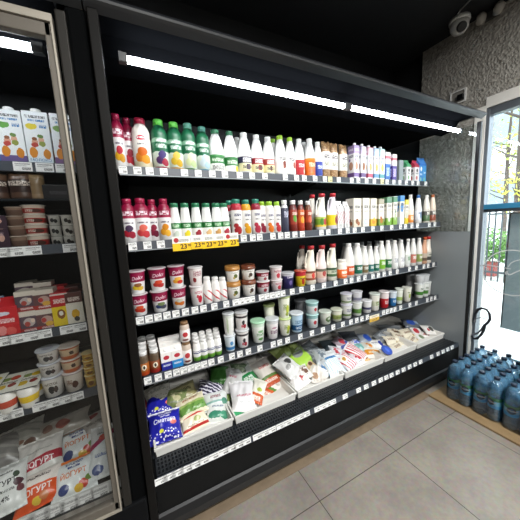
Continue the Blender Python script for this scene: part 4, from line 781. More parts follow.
it += [(B, 'drinking_yogurt', 'bottle', 187.5, 341.5, 9.6, CHOC, 'small white bottle with tan cap and red emblem', dict(k=1, x='lower of two', x2='upper of two', stack=[(322, CHOC, 'small white bottle with tan cap and red emblem')]))]
for k in range(3):
    for j, px in enumerate((197.6, 204.6, 211.6, 218.4)):
        it.append((B, 'drinking_yogurt', 'bottle', px-k*.8, 338.4-j*2.2-k*6, 7.4, NAVYT, 'small bottle with navy script and green base', dict(dy=k*.05, k=1, hmax=.115, rz=0, x=('front row', 'middle row', 'back row')[k])))
CUPW = tub('#ECECE8', bands=[(.85, '#D8DCD4')], blobs=[(.42, .5, .03, .4, '#C8D8B8')], text=[], lid='#C4C8CA', taper=.76)
BLK = tub('#E8E4E2', bands=[(.72, '#3A3236'), (.84, '#DCD8D6')], blobs=[(.5, .45, .04, .14, '#2E2A2E'), (.54, .22, .05, .12, '#A8283A'), (.46, .25, .03, .09, '#C85A6A')], lid='#BFC0C2', taper=.8)
YG = tub('#E6E8D8', blobs=[(.54, .45, .07, .2, '#B8C23A'), (.52, .22, .06, .1, '#8EA03A')], text=[(.4, .5, .4, .7, '#8A9A5A')], lid='#B8C88A', taper=.76)
TEAL = tub('#DDE4E4', bands=[(.75, '#8FB8B8')], blobs=[(.5, .45, .05, .16, '#B8343E')], lid='#A9CBC8', taper=.84)
PUR = tub('#E2E2E0', bands=[(.2, '#6E8E4A'), (.34, '#E2E2E0')], text=[(.38, .62, .5, .75, '#7A7A8E')], lid='#C8C6D2', taper=.84)
row(S4, it + [
 ('cup', 'yogurt_cup', 'cup', 230.5, 335, 10.5, tub('#D8E4EE', bands=[(.1, '#3E86C4'), (.3, '#DCE6EE')], blobs=[(.5, .55, .05, .14, '#4A8EC8')], lid='#C8CCD0'), 'white and blue yogurt cup under a plain tall one', dict(x2='', stack=[(313, CUPW, 'plain tall white cup standing on the white and blue one')])),
 ('cup', 'yogurt_cup', 'cup', 243, 329.5, 12.4, BLK, 'white cup with black script and red berries', dict(x='lower of two', x2='upper of two', stack=[(311.5, BLK, 'white cup with black script and red berries')])),
 ('cup', 'yogurt_cup', 'cup', 258.5, 321, 13.6, tub('#E8ECE4', bands=[(.82, '#CFE4D0')], blobs=[(.5, .2, .08, .07, '#6AA85A'), (.5, .58, .08, .06, '#7FB07A')], text=[(.38, .62, .36, .5, '#5E9A5A')], lid='#A9D8B4', taper=.72), 'tall white cup with mint green lid and green print'),
 ('cup', 'yogurt_cup', 'cup', 272.5, 318.8, 12.8, tub('#E8E4E4', bands=[(.84, '#D2D4D4')], blobs=[(.5, .62, .07, .05, '#B88A9A')], text=[(.38, .62, .3, .5, '#7A4A6A')], lid='#C9CED0', taper=.72), 'tall white cup with plum writing'),
 ('cup', 'yogurt_cup', 'cup', 285, 318, 11.5, YG, 'cup with yellow green print', dict(x='lower of two', x2='upper of two', stack=[(296, YG, 'cup with yellow green print')])),
 ('cup', 'yogurt_cup', 'cup', 270, 304, 10.5, YG, 'cup with yellow green print in the back row', dict(dy=.08)),
 ('cup', 'yogurt_cup', 'cup', 296.7, 313, 12.5, tub('#BCD4E6', bands=[(.12, '#1E5E96'), (.42, '#B4D0E4')], text=[(.38, .62, .5, .7, '#6A8EB0'), (.4, .6, .2, .34, '#DCE8F2')], lid='#D2D8DC'), 'pale blue cup with dark blue band'),
 ('cup', 'cheese_tub', 'tub', 312.3, 314, 11.6, TEAL, 'squat pale teal tub', dict(x='lower of two', x2='upper of two', stack=[(302, TEAL, 'squat pale teal tub')])),
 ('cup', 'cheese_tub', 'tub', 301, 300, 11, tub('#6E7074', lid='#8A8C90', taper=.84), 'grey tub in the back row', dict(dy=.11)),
 ('cup', 'cheese_tub', 'tub', 325, 311.5, 11.5, tub('#DADCD2', blobs=[(.5, .45, .1, .24, '#5E7A4A'), (.5, .5, .05, .1, '#E0E4D8')], lid='#C4CCC0', taper=.86), 'low tub with olive green emblem'),
 ('cup', 'cheese_tub', 'tub', 336.4, 309.3, 10.5, tub('#DCDCCC', bands=[(.2, '#A8B86A'), (.6, '#DCDCCC')], text=[(.4, .6, .3, .5, '#5E6E3A')], lid='#C8CCB8', taper=.86), 'low tub with pale olive band'),
 ('cup', 'cheese_tub', 'tub', 346.2, 304, 10.5, PUR, 'white tub with lilac lid', dict(x='lower of two', x2='upper of two', stack=[(293.5, PUR, 'white tub with lilac lid')])),
 ('cup', 'cheese_tub', 'tub', 356.6, 302, 9.8, tub('#DEE0DA', bands=[(.2, '#5E8A44'), (.55, '#DEE0DA')], blobs=[(.5, .38, .09, .2, '#6E9A4E')], lid='#C9CCC8', taper=.84), 'white tub with leaf green band', dict(x2='', stack=[(291.5, tub('#CFD0D4', bands=[(.2, '#8A8AA0'), (.5, '#D4D4D8')], lid='#C6C6CC', taper=.84), 'pale grey tub on top of the leaf green one')])),
 ('cup', 'cheese_tub', 'tub', 366.5, 300.4, 9.2, tub('#E2E2E2', bands=[(.3, '#4A4A6E'), (.5, '#E2E2E2')], lid='#D2D2D4', taper=.84), 'low white tub with slate blue band'),
 ('cup', 'yogurt_cup', 'cup', 374.4, 293.5, 9.4, tub('#E6E4DA', bands=[(.3, '#D8DCC0'), (.6, '#E6E4DA')], text=[(.4, .6, .35, .6, '#7A8A5A')], lid='#C4CCC4'), 'cream cup with grey green lid'),
 ('cup', 'yogurt_cup', 'cup', 383.8, 291.5, 9.6, tub('#BE2028', bands=[(.62, '#E6DADA')], text=[(.38, .62, .25, .5, '#F0D4D4')], lid='#D4CCCC', taper=.84), 'bright red cup with white rim'),
 ('cup', 'yogurt_cup', 'cup', 392.4, 291.6, 7.4, tub('#2E76B4', bands=[(.6, '#CFDCE6')], text=[(.38, .62, .25, .45, '#E2ECF4')], lid='#C8D0D6', taper=.86), 'blue cup beside the bright red one'),
 ('cup', 'yogurt_cup', 'cup', 398.7, 288.5, 7.4, tub('#E2E6DA', bands=[(.25, '#A4C06A'), (.5, '#E2E6DA')], lid='#CCD2C8', taper=.8), 'pale cup with light green band'),
 ('cup', 'yogurt_cup', 'cup', 406.4, 287.3, 8.6, tub('#E6E4D6', blobs=[(.5, .45, .06, .18, '#A8B85A')], text=[(.4, .6, .65, .75, '#7A8A5A')], lid='#D2D4C8', taper=.8), 'cream cup with small green emblem'),
 ('cup', 'sour_cream_cup', 'cup', 418.8, 283.3, 9, tub('#E4E6E2', bands=[(.22, '#4E8A3A'), (.48, '#E4E6E2')], text=[(.4, .6, .6, .75, '#7A8A7A')], lid='#CFD3D2'), 'white cup with green band', dict(x='lower of two', x2='upper of two', stack=[(275, tub('#D6D8DA', lid='#C8CCCF'), 'plain whitish cup on a green banded one')])),
 ('cup', 'sour_cream_cup', 'cup', 427, 282, 8, tub('#E4E6E2', bands=[(.22, '#4E8A3A'), (.48, '#E4E6E2')], text=[(.4, .6, .6, .75, '#7A8A7A')], lid='#CFD3D2'), 'white cup with green band', dict(x='lower of two', x2='upper of two', stack=[(274.5, tub('#D6D8DA', lid='#C8CCCF'), 'plain whitish cup on a green banded one')])),
 ('cup', 'sour_cream_cup', 'cup', 433.3, 281.5, 6, tub('#D8DAD6', lid='#CFD3D2'), 'plain white cup at the shelf end', dict(dy=.02)),
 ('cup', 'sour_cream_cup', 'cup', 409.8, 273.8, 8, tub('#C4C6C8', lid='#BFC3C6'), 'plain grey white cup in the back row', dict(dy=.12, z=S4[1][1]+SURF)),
], .035)

# ------------------------------------------------------------------ behind the glass door
G1, G2, G3, G4 = LEFT
def kid(band, word=None, oval='#5FA046'): 
    d = dict(cap='#EFEFED', depth=1.0, roof='#E4E8EA', body=dict(base=band, bands=[(.14, band if not word else '#E2ECF2'), (.2, '#E9EEF0')], blobs=[(.25, .27, .16, .10, '#D98A2E'), (.78, .25, .15, .09, '#D08428'), (.36, .46, .13, .06, '#D8A088'), (.34, .41, .14, .045, '#B8443A'), (.62, .5, .12, .06, '#DCA890'), (.64, .43, .13, .05, '#8E9A4A'), (.6, .57, .12, .035, '#6A8A4A'), (.36, .52, .1, .03, '#8A5A3A'), (.3, .74, .22, .055, oval)], text=[(.1, .9, .89, .94, '#3A3A3A'), (.2, .85, .83, .87, '#2E78B4'), (.62, .9, .72, .78, '#2E78B4')]))
    if word: d['word'] = word
    return d
row(G1, [
 ('brick', 'milk_carton', 'carton', -6, 106, 22, kid('#2E78B8'), 'tall children milk carton with bright blue base', dict(rz=0, k=.88)),
 ('brick', 'milk_carton', 'carton', 19.5, 107, 22, kid('#6A5A8E'), 'tall children milk carton with purple base and green oval', dict(rz=0, k=.88)),
 ('brick', 'milk_carton', 'carton', 45.5, 109, 21.5, kid('#DCE8F0', ('МОЛОКО', .37, .12, '#2E6FA8'), '#E0CC3A'), 'tall children milk carton with yellow oval and blue lettering', dict(rz=0, k=.88)),
 ('brick', 'milk_carton', 'carton', 71, 112, 21.5, kid('#7A5A86', None, '#7FA85A'), 'tall children milk carton partly hidden by the door frame', dict(rz=0, k=.88)),
], .035)
SNK = dict(base='#4E382C', bands=[(.25, '#33221E'), (.75, '#5E4636')], text=[(.3, .7, .5, .68, '#C8BCB0')])
SNB = dict(base='#8A7256', bands=[(.2, '#7A6448'), (.8, '#9A8262')], text=[])
GZ = (' on the smoked shelf behind the glass door'.strip(), (1.36, 1.574))
row(GZ, [
 ('pouch', 'snack_pouch', 'pouch', -2, 173, 18, dict(body=SNK), 'dark brown snack pouch at the picture edge', dict(z=1.583)),
 ('pouch', 'snack_pouch', 'pouch', 24, 172.5, 18, dict(body=SNK), 'dark brown snack pouch with pale script', dict(z=1.583)),
 ('pouch', 'snack_pouch', 'pouch', 39, 173, 12, dict(body=SNB), 'crumpled tan pouch', dict(z=1.583, dy=.01)),
 ('box', 'chocolate_box', 'box', 58, 185, 22, dict(depth=.5, body=dict(base='#0E0D10', text=[(.3, .9, .35, .6, '#4A464A')])), 'flat black box with grey writing', dict(z=1.583, rz=0)),
], .03)
DS1 = tub('#E6DACA', bands=[(.15, '#B8342E'), (.68, '#E2D2C0')], blobs=[(.56, .42, .09, .2, '#5A3A30')], text=[(.4, .52, .3, .55, '#F0E0D0')], lid='#DAD0C4', taper=.88)
DS2 = tub('#6A5246', bands=[(.7, '#8A7262')], lid='#A89888', taper=.88)
DS3 = tub('#B8B6AE', blobs=[(.46, .5, .06, .22, '#2A2A2A'), (.56, .42, .05, .22, '#2E2E2C')], lid='#9A9A94', taper=.88)
DS4 = tub('#D6D2C8', blobs=[(.48, .5, .05, .22, '#3A3430'), (.56, .35, .05, .2, '#3E3834')], lid='#C4C0B6', taper=.88)
TIER = ('stack bottom', 'second up', 'third up', 'stack top')
def stackup(where_, px, w, tops, d, name, cat, desc, gap=.035, base=None, T='cup', dy=0):
    where, (Y, z) = where_; lv = z+SURF
    Yc = Y+gap+dy; X = x_for(px, Yc, lv); r = w*proj((X, Yc, lv))[2]/FPX/2*1.0; Yc += r*.9; X = x_for(px, Yc, lv)
    for k, t in enumerate(tops):
        h = max(.025, z_for(t, X, Yc-r*.5)-lv)
        dd = d[k] if isinstance(d, list) else d; put(T, name, cat, dd, desc, X, Yc, lv, r, h, where, 0, TIER[3] if (k == len(tops)-1 and k) else (TIER[k] if len(tops) > 1 else '')); lv += h+.0006
stackup(G2, 2, 20, (229, 216), dict(depth=.8, body=dict(base='#3A2A34', blobs=[(.4, .5, .2, .2, '#8A3A3A'), (.7, .6, .12, .2, '#C8A090')], text=[(.2, .8, .7, .85, '#8A7A84')])), 'dessert_box', 'box', 'dark plum dessert box', T='box')
stackup(G2, 21.5, 15, (236, 226, 216, 207), DS2, 'pudding_cup', 'cup', 'brown pudding cup')
stackup(G2, 40, 19, (235, 224.5, 214.5, 205), DS1, 'pudding_cup', 'cup', 'cream and red pudding cup')
stackup(G2, 58.5, 10, (236, 225, 215), DS3, 'pudding_cup', 'cup', 'small grey pudding cup with black print')
stackup(G2, 71.5, 11.5, (235.5, 225, 215), DS4, 'pudding_cup', 'cup', 'small off white pudding cup with dark print')
row(G3, [
 ('box', 'juice_carton', 'carton', -4, 300, 15, dict(depth=1.2, body=dict(base='#3E96D0', bands=[(.75, '#C8DEEC')], blobs=[(.7, .2, .2, .12, '#E0D060')])), 'sky blue carton at the picture edge', dict(rz=0)),
 ('gable', 'juice_carton', 'carton', 13.5, 298, 17.5, dict(depth=1.2, roof='#B8242A', body=dict(base='#C0282C', bands=[(.4, '#C83034')], blobs=[(.3, .25, .2, .16, '#E08A86'), (.65, .2, .2, .14, '#D85A54'), (.4, .82, .3, .07, '#D8D8E4')], text=[(.2, .85, .5, .65, '#F0D0D0')])), 'bright red gable carton', dict(rz=0)),
 ('box', 'juice_carton', 'carton', 65.5, 291.5, 12.5, dict(depth=1.3, roof='#A8242A', body=dict(base='#E0C42E', bands=[(.62, '#B82A2E'), (.95, '#D8C8C0')], blobs=[(.5, .4, .24, .14, '#8A5A2A'), (.5, .42, .12, .07, '#E8E4DA')], text=[(.15, .85, .72, .85, '#F0D8D0')])), 'small yellow carton with red upper half', dict(rz=0)),
 ('box', 'juice_carton', 'carton', 79, 291, 12.5, dict(depth=1.3, roof='#5A3A34', body=dict(base='#E2DCCC', bands=[(.7, '#5E3A34')], blobs=[(.5, .36, .24, .14, '#D8A82E'), (.55, .2, .16, .08, '#3A3A3A')], text=[(.15, .85, .76, .88, '#E4D4C8')])), 'small white carton with brown upper half and yellow spot', dict(rz=0)),
], .03)
BX = dict(depth=1.0, roof='#C8BEB0', body=dict(base='#9A3634', bands=[(.22, '#5A4A52'), (.78, '#D6CCBE')], blobs=[(.5, .5, .28, .2, '#B8ACA8'), (.4, .42, .14, .12, '#A84A42'), (.68, .56, .1, .1, '#E0C8B4')], text=[(.2, .8, .08, .18, '#E4D4D0')]))
BX2 = dict(depth=1.0, roof='#C8BEB0', body=dict(base='#A03A34', bands=[(.22, '#6A4A4A'), (.78, '#D6CCBE')], blobs=[(.5, .5, .28, .2, '#B89A90'), (.6, .3, .2, .12, '#D8A84A'), (.35, .5, .12, .12, '#B03A38')], text=[(.2, .8, .08, .18, '#E4D4D0')]))
stackup(G3, 34, 16, (310, 290.5), BX, 'dessert_box', 'box', 'plum and white square dessert box', T='box', gap=.03)
stackup(G3, 51, 16, (308, 289), BX2, 'dessert_box', 'box', 'rust and white dessert box with yellow fruit', T='box', gap=.03)
for dx_, DD, nm in ((34, BX, 'plum and white square dessert box'), (51, BX2, 'rust and white dessert box')):
    stackup(G3, dx_-1, 14, (298, 282), DD, 'dessert_box', 'box', 'back row ' + nm, T='box', gap=.03, dy=.14)
for px_, c_, nm in ((63.5, '#B82A2E', 'red topped'), (76.5, '#5E3A34', 'brown topped')):
    row(G3, [('box', 'juice_carton', 'carton', px_, 286, 11, dict(depth=1.3, roof=c_, body=dict(base='#D8D0BC', bands=[(.6, c_)])), 'back row ' + nm + ' small carton', dict(rz=0, dy=.12))], .03)
TW = lambda c: dict(depth=1.7, body=dict(base='#E8E4DC', bands=[(.3, c), (.62, '#E4E0D8')]), lid=dict(base='#D8D6C8', blobs=[(.3, .3, .2, .12, '#C8A83A'), (.7, .35, .16, .1, '#8A3A34'), (.35, .7, .18, .1, '#7A8A4A'), (.68, .72, .2, .12, c)], text=[(.15, .85, .46, .54, '#5A5A5A')]))
row(G4, [
 ('twin', 'twin_yogurt_cup', 'cup', -6, 386, 19, TW('#B8A83A'), 'foil topped twin yogurt cup at the picture edge', dict(rz=0)),
 ('twin', 'twin_yogurt_cup', 'cup', 13, 384, 18.5, TW('#B84A34'), 'foil topped twin yogurt cup with red fruit band', dict(rz=0)),
 ('twin', 'twin_yogurt_cup', 'cup', 34, 379, 18.5, TW('#E0BC2A'), 'foil topped twin yogurt cup with yellow band', dict(rz=0)),
], .02)
WC = tub('#DCD8D2', blobs=[(.5, .42, .05, .2, '#2E2A2A'), (.57, .4, .03, .18, '#4A3A34')], text=[(.4, .6, .65, .8, '#8A827A')], lid=dict(base='#C9CCD0', blobs=[(.5, .5, .25, .25, '#A8AAB4')]), taper=.8)
WC2 = tub('#DAD0C4', blobs=[(.54, .42, .05, .2, '#5A3A30')], text=[(.4, .5, .4, .7, '#8A6A5A')], lid=dict(base='#CFC8C4', blobs=[(.5, .5, .25, .25, '#B8A8A4')]), taper=.8)
stackup(G4, 55, 19, (376, 363, 350), WC, 'dessert_cup', 'cup', 'white dessert cup with black print', gap=.025)
OR = tub('#C8642E', bands=[(.3, '#D8BC9A'), (.85, '#B85A2E')], blobs=[(.56, .55, .04, .16, '#4A342A')], lid='#C8BCB0', taper=.8)
stackup(G4, 75.5, 18, (371.5, 358.5, 346), [WC2, OR, OR], 'dessert_cup', 'cup', 'beige and orange dessert cup', gap=.025)
stackup(G4, 92.5, 11, (374.5, 367, 360, 353), tub('#D6A83A', bands=[(.3, '#E0C060'), (.7, '#C8943A')], blobs=[(.5, .4, .08, .2, '#8A5A2A')], lid='#D8C48A', taper=.86), 'custard_cup', 'cup', 'yellow custard cup', gap=.025)

# ------------------------------------------------------------------ crates and bags at the bottom
def crate(x0, x1, y0, y1, z, h, label):
    t = thing('produce_crate', label, 'crate', ((x0+x1)/2, (y0+y1)/2, z), group='white plastic crates on the bottom deck')
    a, b, k = (x1-x0)/2, (y1-y0)/2, .006
    m = boxes((-a+.012, a-.012, -b+.01, b-.01, 0, .004))
    T = .005                                         # walls lean outwards a little
    for (p, q) in (((-a+T, -b+T), (a-T, -b+T)), ((a-T, -b+T), (a-T, b-T)), ((a-T, b-T), (-a+T, b-T)), ((-a+T, b-T), (-a+T, -b+T))):
        o = lambda c: (c[0]*(a/(a-T)), c[1]*(b/(b-T))); i = lambda c: (c[0]*((a-k)/(a-T)), c[1]*((b-k)/(b-T))); j = lambda c: (c[0]*((a-T-k)/(a-T)), c[1]*((b-T-k)/(b-T)))
        m.quad([(*p, 0), (*q, 0), (*o(q), h), (*o(p), h)]); m.quad([(*j(q), 0), (*j(p), 0), (*i(p), h), (*i(q), h)]); m.quad([(*o(p), h), (*o(q), h), (*i(q), h), (*i(p), h)])
    m.build('tray', CRATE, t)
    r = boxes((-a-.004, a+.004, -b-.004, -b+.006, h-.012, h+.002), (-a-.004, a+.004, b-.006, b+.004, h-.012, h+.002), (-a-.004, -a+.006, -b, b, h-.012, h+.002), (a-.006, a+.004, -b, b, h-.012, h+.002)); r.build('rim', CRATE, t, None, .002)
    return t
cl = ['with the dark blue bags', 'with the orange and green bags', 'with the lime green pack', 'with the red chequered bag', 'with the beige sachets', 'with the red and white sachets at the end']
cx = [(-.005, .405), (.42, .835), (.85, 1.245), (1.26, 1.665), (1.68, 2.075), (2.09, 2.485)]
for (a, b), l in zip(cx, cl): crate(a, b, 1.258, 1.84, DECK+.001, .05, 'white plastic crate on the bottom deck ' + l)
def pillow(w, l, t, seed, sp, crimp='#FFFFFF', wr=1.0):
    wr *= 1.5
    rnd = random.Random(seed); m = MB(); nu, nv = 22, 26
    ph = [rnd.uniform(0, 6.28) for _ in range(8)]; am = [rnd.uniform(.5, 1.2)*wr for _ in range(8)]
    def H(u, v):
        e = (max(0, 1-abs(2*u-1)**2.6))**.62*(max(0, 1-abs((v-.5)/.44)**3.2))**.6 if abs(v-.5) < .44 else 0
        k = .07*am[0]*math.sin(5*u+ph[0]+3*v)+.055*am[1]*math.sin(9*v+ph[1]-2*u)+.05*am[2]*math.sin(13*u+7*v+ph[2])+.03*am[3]*math.sin(23*u-11*v+ph[3])
        side = .05*am[4]*math.sin(30*u+ph[4])*max(0, abs(v-.5)*2-.55)
        return t*(e*(1+k)*.5) + t*side
    def XY(u, v):
        s = 1-.11*math.sin(PI*min(1, max(0, v)))+.018*math.sin(8*v+ph[5]); return (u-.5)*w*s, (v-.5)*l+.02*l*math.sin(4*u+ph[6])*abs(v-.5)
    for side in (1, -1):
        b = len(m.v)
        for j in range(nv+1):
            for i in range(nu+1):
                u, v = i/nu, j/nv; x, y = XY(u, v); m.v.append((x, y, side*H(u, v) + .0006*side))
        for j in range(nv):
            for i in range(nu):
                q = [b+j*(nu+1)+i, b+j*(nu+1)+i+1, b+(j+1)*(nu+1)+i+1, b+(j+1)*(nu+1)+i]
                uv = [(i/nu, j/nv), ((i+1)/nu, j/nv), ((i+1)/nu, (j+1)/nv), (i/nu, (j+1)/nv)]
                if side < 0: q.reverse(); uv.reverse()
                m.face(q, uv, 0, True)
    def on(x, y):                                   # printed letters follow the bulge
        u, v = x/w+.5, y/l+.5; X, Y = XY(u, v); return (X, Y, H(u, v)+.0018)
    return m, on
def bag(name, cat, desc, px, py, wp, lp, z, sp, rot=0, tilt=48, t=.05, words=(), seed=None, where='in a white crate', dims=None, roll=0, wr=1.0, Y=None):
    gd_ = 'glass door' in where; Y = (1.375, 1.44, 1.52, 1.58)[(z > .41)+(z > .432)+(z > .452)] - ((.078 if z < .4 else .03) if gd_ else 0)
    P = at_y(px, py, Y)
    dep = proj(P)[2]; w, l = wp*dep/FPX*1.05, lp*dep/FPX*1.06
    th = min(t*1.25, .46*min(w, l))
    o = thing(name, desc, cat, tuple(P))
    o.rotation_euler = (Matrix.Rotation(math.radians(tilt*.66), 3, 'X') @ Matrix.Rotation(math.radians(rot), 3, 'Z') @ Matrix.Rotation(math.radians(roll), 3, 'Y')).to_euler()
    m, on = pillow(w, l, th, seed or len(ITEMS), sp, wr=wr); m.build('film_bag', printed(sp, .28), o)
    for (txt, size, u, v, col) in words:
        vs, fs = text_mesh(txt, size*w, size*w*.02, 0)
        link('lettering', lettering(txt, size*w, plain(col, .4), lambda x, y: on(x+(u-.5)*w, y+(v-.5)*l), size*w*.02), o)
    ITEMS.append((o, desc, where, '', name)); return o
GW = '#DEDCD6'
zF, zM, zB = .395, .425, .455
bw = 'in the white crate'
BLUEB = dict(base='#27289A', bands=[(.08, '#2426A0'), (.94, '#D8D8E4')], spots=(13, .33, '#E4E4EE', .02, .34), blobs=[(.78, .52, .1, .09, '#E0786A'), (.38, .3, .07, .06, '#D8D84A')], text=[(.3, .72, .80, .86, '#E4E4F4'), (.34, .68, .72, .77, '#D4D4EC')], wob=.03)
bag('cream_bag', 'bag', 'dark blue bag with daisies leaning at the very front', 165, 426, 30, 27, .395, BLUEB, -4, 50, .06, (('Сметана', .17, .5, .61, '#E8E8F6'),), where='in the first white crate')
bag('cream_bag', 'bag', 'second dark blue bag tucked behind the front one', 160.5, 406, 27, 24, .44, BLUEB, -10, 40, .05, where='in the first white crate')
bag('cheese_bag', 'bag', 'greyish speckled bag behind the dark blue ones', 159, 396, 25, 24, .455, dict(base='#A8A49A', spots=(12, .3, '#7A7A70', .1, .9), text=[(.2, .8, .6, .75, '#6A6A64')]), 8, 35, where='in the first white crate')
bag('cheese_bag', 'bag', 'olive beige bag lying high at the back', 184, 393.5, 26, 20, .455, dict(base='#9A9468', bands=[(.35, '#B0A87C'), (.75, '#8E8A62')], text=[(.2, .8, .48, .62, '#4A4A30')]), 10, 32, where='in the first white crate')
bag('cheese_bag', 'bag', 'cream bag with grass green meadow print', 192, 406, 28, 20, .43, dict(base='#E4DCC0', bands=[(.18, '#6E9A4A'), (.52, '#A0B86A'), (.62, '#E8DFC0')], spots=(9, .3, '#4E7A34', .2, .55), text=[(.2, .75, .74, .84, '#9A5A34')], wavy=1, wob=.12), 6, 42, where='in the first white crate')
bag('cheese_bag', 'bag', 'cream bag with red stripe at the crate front', 194.5, 420.5, 26, 17, .39, dict(base='#EEE4CC', bands=[(.08, '#B8342E'), (.2, '#EEE4CC'), (.7, '#C8302E'), (.86, '#E8DCC8')], blobs=[(.6, .48, .14, .14, '#A8B46A')], text=[(.2, .8, .22, .3, '#8A6A4A')]), 6, 46, where='in the first white crate')
bag('cheese_bag', 'bag', 'zebra striped dark and white bag', 210.5, 390, 25, 20, .45, dict(base='#34304A', stripe=(7, 1.2, '#DEDCE6', .42, .02, .98), wob=.16), -25, 36, where='in the first white crate')
bag('cheese_bag', 'bag', 'white bag with teal edge behind the teal leaf one', 216, 400.5, 24, 18, .43, dict(base='#DCE2E0', bands=[(.3, '#8FB8B0'), (.4, '#E4E8E6')], text=[(.25, .7, .55, .7, '#8A3A4A')], blobs=[(.85, .3, .14, .2, '#4E8A74')]), -8, 42, where='in the first white crate')
bag('cheese_bag', 'bag', 'white bag with teal leaf print at the crate front', 218, 412.5, 24, 18, .39, dict(base='#E4E8E4', bands=[(.12, '#E4E8E4')], blobs=[(.35, .35, .28, .18, '#3E8A6E'), (.75, .3, .2, .18, '#4E9A7A')], text=[(.25, .75, .7, .8, '#6A7A9A')], wob=.14), -12, 44, where='in the first white crate')
c2 = 'in the second white crate'
bag('curd_bag', 'bag', 'crumpled white bag with green base', 243, 398, 25, 33, .41, dict(base='#3EA06A', bands=[(.14, '#EFEDEC'), (.5, '#E4E2E4')], text=[(.2, .8, .48, .54, '#C87A8A'), (.25, .75, .3, .34, '#B8B8B8')], skew=.12), -14, 46, .055, where=c2, wr=1.8)
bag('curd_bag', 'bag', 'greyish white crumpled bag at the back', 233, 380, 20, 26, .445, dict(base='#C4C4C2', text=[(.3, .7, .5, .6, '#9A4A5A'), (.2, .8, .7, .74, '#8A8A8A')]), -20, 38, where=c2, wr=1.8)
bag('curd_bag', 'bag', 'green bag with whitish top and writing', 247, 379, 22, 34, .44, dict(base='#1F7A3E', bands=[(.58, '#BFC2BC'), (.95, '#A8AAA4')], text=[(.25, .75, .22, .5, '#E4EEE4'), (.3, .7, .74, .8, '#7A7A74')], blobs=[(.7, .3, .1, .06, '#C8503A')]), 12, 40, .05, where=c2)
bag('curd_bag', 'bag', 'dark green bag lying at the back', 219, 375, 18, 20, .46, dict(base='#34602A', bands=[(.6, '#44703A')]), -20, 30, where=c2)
bag('noodle_bag', 'bag', 'pale bag with rust band standing behind', 265.5, 372, 21, 28, .45, dict(base='#B8532E', bands=[(.22, '#5E7A3E'), (.32, '#D4CEC6')], text=[(.2, .8, .6, .7, '#C0504A'), (.2, .8, .1, .18, '#EADCD0')]), 10, 44, where=c2)
CAR = dict(base='#E9E6DF', bands=[(.15, '#C85A2A'), (.40, '#5E8A3E'), (.48, '#E9E6DF')], text=[(.15, .85, .2, .34, '#F2E4D8'), (.2, .8, .6, .66, '#9AA08E')], wavy=1, wob=.08)
bag('noodle_bag', 'bag', 'white bag with orange and green bands lying slanted in front', 271, 389, 25, 38, .415, CAR, -42, 42, .045, where=c2)
bag('noodle_bag', 'bag', 'smaller white bag with orange corner beside the slanted one', 258, 391, 14, 24, .40, dict(base='#C85A2A', bands=[(.34, '#E4E2D4')], text=[(.2, .8, .08, .24, '#F2E4D8')], blobs=[(.6, .5, .2, .08, '#A8B84A')]), -40, 40, .035, where=c2)
c3 = 'in the third white crate'
lt = bag('salad_pack', 'pack', 'lime green pack with grey oval window', 299.5, 357, 24, 24, .445, dict(base='#8EC63A', bands=[(.12, '#A8D24E'), (.9, '#7FB82E')], blobs=[(.5, .62, .3, .2, '#8A908C')]), 28, 34, .05, where=c3, wr=.4)
bag('curd_bag', 'bag', 'olive green pouch at the back', 281, 352, 20, 18, .46, dict(base='#7A8A4A', bands=[(.5, '#9AA86A')]), 20, 32, where=c3)
bag('curd_bag', 'bag', 'grey and white crumpled bag by the crate side', 287.5, 366, 20, 22, .425, dict(base='#D8D8D6', blobs=[(.6, .6, .2, .16, '#4A4A4A'), (.3, .4, .16, .1, '#9A9A98')]), 25, 40, where=c3, wr=2)
bag('curd_bag', 'bag', 'white bag with small red mark at the front', 297.5, 378, 21, 19, .395, dict(base='#ECEAE8', blobs=[(.62, .3, .13, .09, '#B8343A'), (.55, .42, .05, .06, '#A84A4A')], text=[(.2, .6, .6, .66, '#B8B8B8')]), 10, 42, where=c3, wr=2)
bag('curd_bag', 'bag', 'tan bag with dark stamp below the lime pack', 309, 366, 14, 17, .415, dict(base='#C8AE8A', blobs=[(.55, .5, .16, .12, '#5E4434')], text=[(.2, .8, .7, .8, '#8A7258')]), 22, 42, where=c3)
bag('curd_bag', 'bag', 'white and tan crumpled bag at the crate front', 317, 373, 17, 19, .395, dict(base='#E2DCD4', blobs=[(.25, .3, .18, .18, '#A8866A'), (.8, .7, .1, .14, '#6A6A64')]), -15, 44, where=c3, wr=2)
bag('curd_bag', 'bag', 'clear grey crumpled plastic bag at the back', 313, 352, 19, 24, .45, dict(base='#70767A', stripe=(5, .8, '#9AA0A4', .3, .1, .9), wob=.3), 15, 36, where=c3, wr=2)
bag('curd_bag', 'bag', 'white bag with pale blue grid print', 331.5, 363.5, 20, 25, .41, dict(base='#E6ECEE', stripe=(9, .1, '#9AC0D8', .3, .08, .6), bands=[(.62, '#5E9AC8'), (.7, '#E4E8EA')], text=[(.2, .8, .62, .7, '#2E5E9A')]), -2, 46, .05, where=c3, wr=1.6)
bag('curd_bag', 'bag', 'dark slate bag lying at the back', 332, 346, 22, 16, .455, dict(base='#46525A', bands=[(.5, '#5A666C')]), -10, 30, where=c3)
c4 = 'in the fourth white crate'
CHK = dict(base='#E8E4E6', stripe=(6, .3, '#C8323E', .45, .05, .7), bands=[(.75, '#4A5AA0'), (.85, '#E4E4EA')], wob=.04)
bag('curd_bag', 'bag', 'red and white chequered bag in the middle', 352, 350, 14, 27, .425, CHK, 28, 42, where=c4)
bag('curd_bag', 'bag', 'red chequered bag with fruit medallion at the front', 346, 361, 17, 19, .40, dict(base='#E4E4E8', stripe=(6, .3, '#C8424A', .35, .05, .95), blobs=[(.3, .6, .22, .18, '#E4E4D8'), (.3, .6, .12, .1, '#B88A3A')]), 18, 44, where=c4)
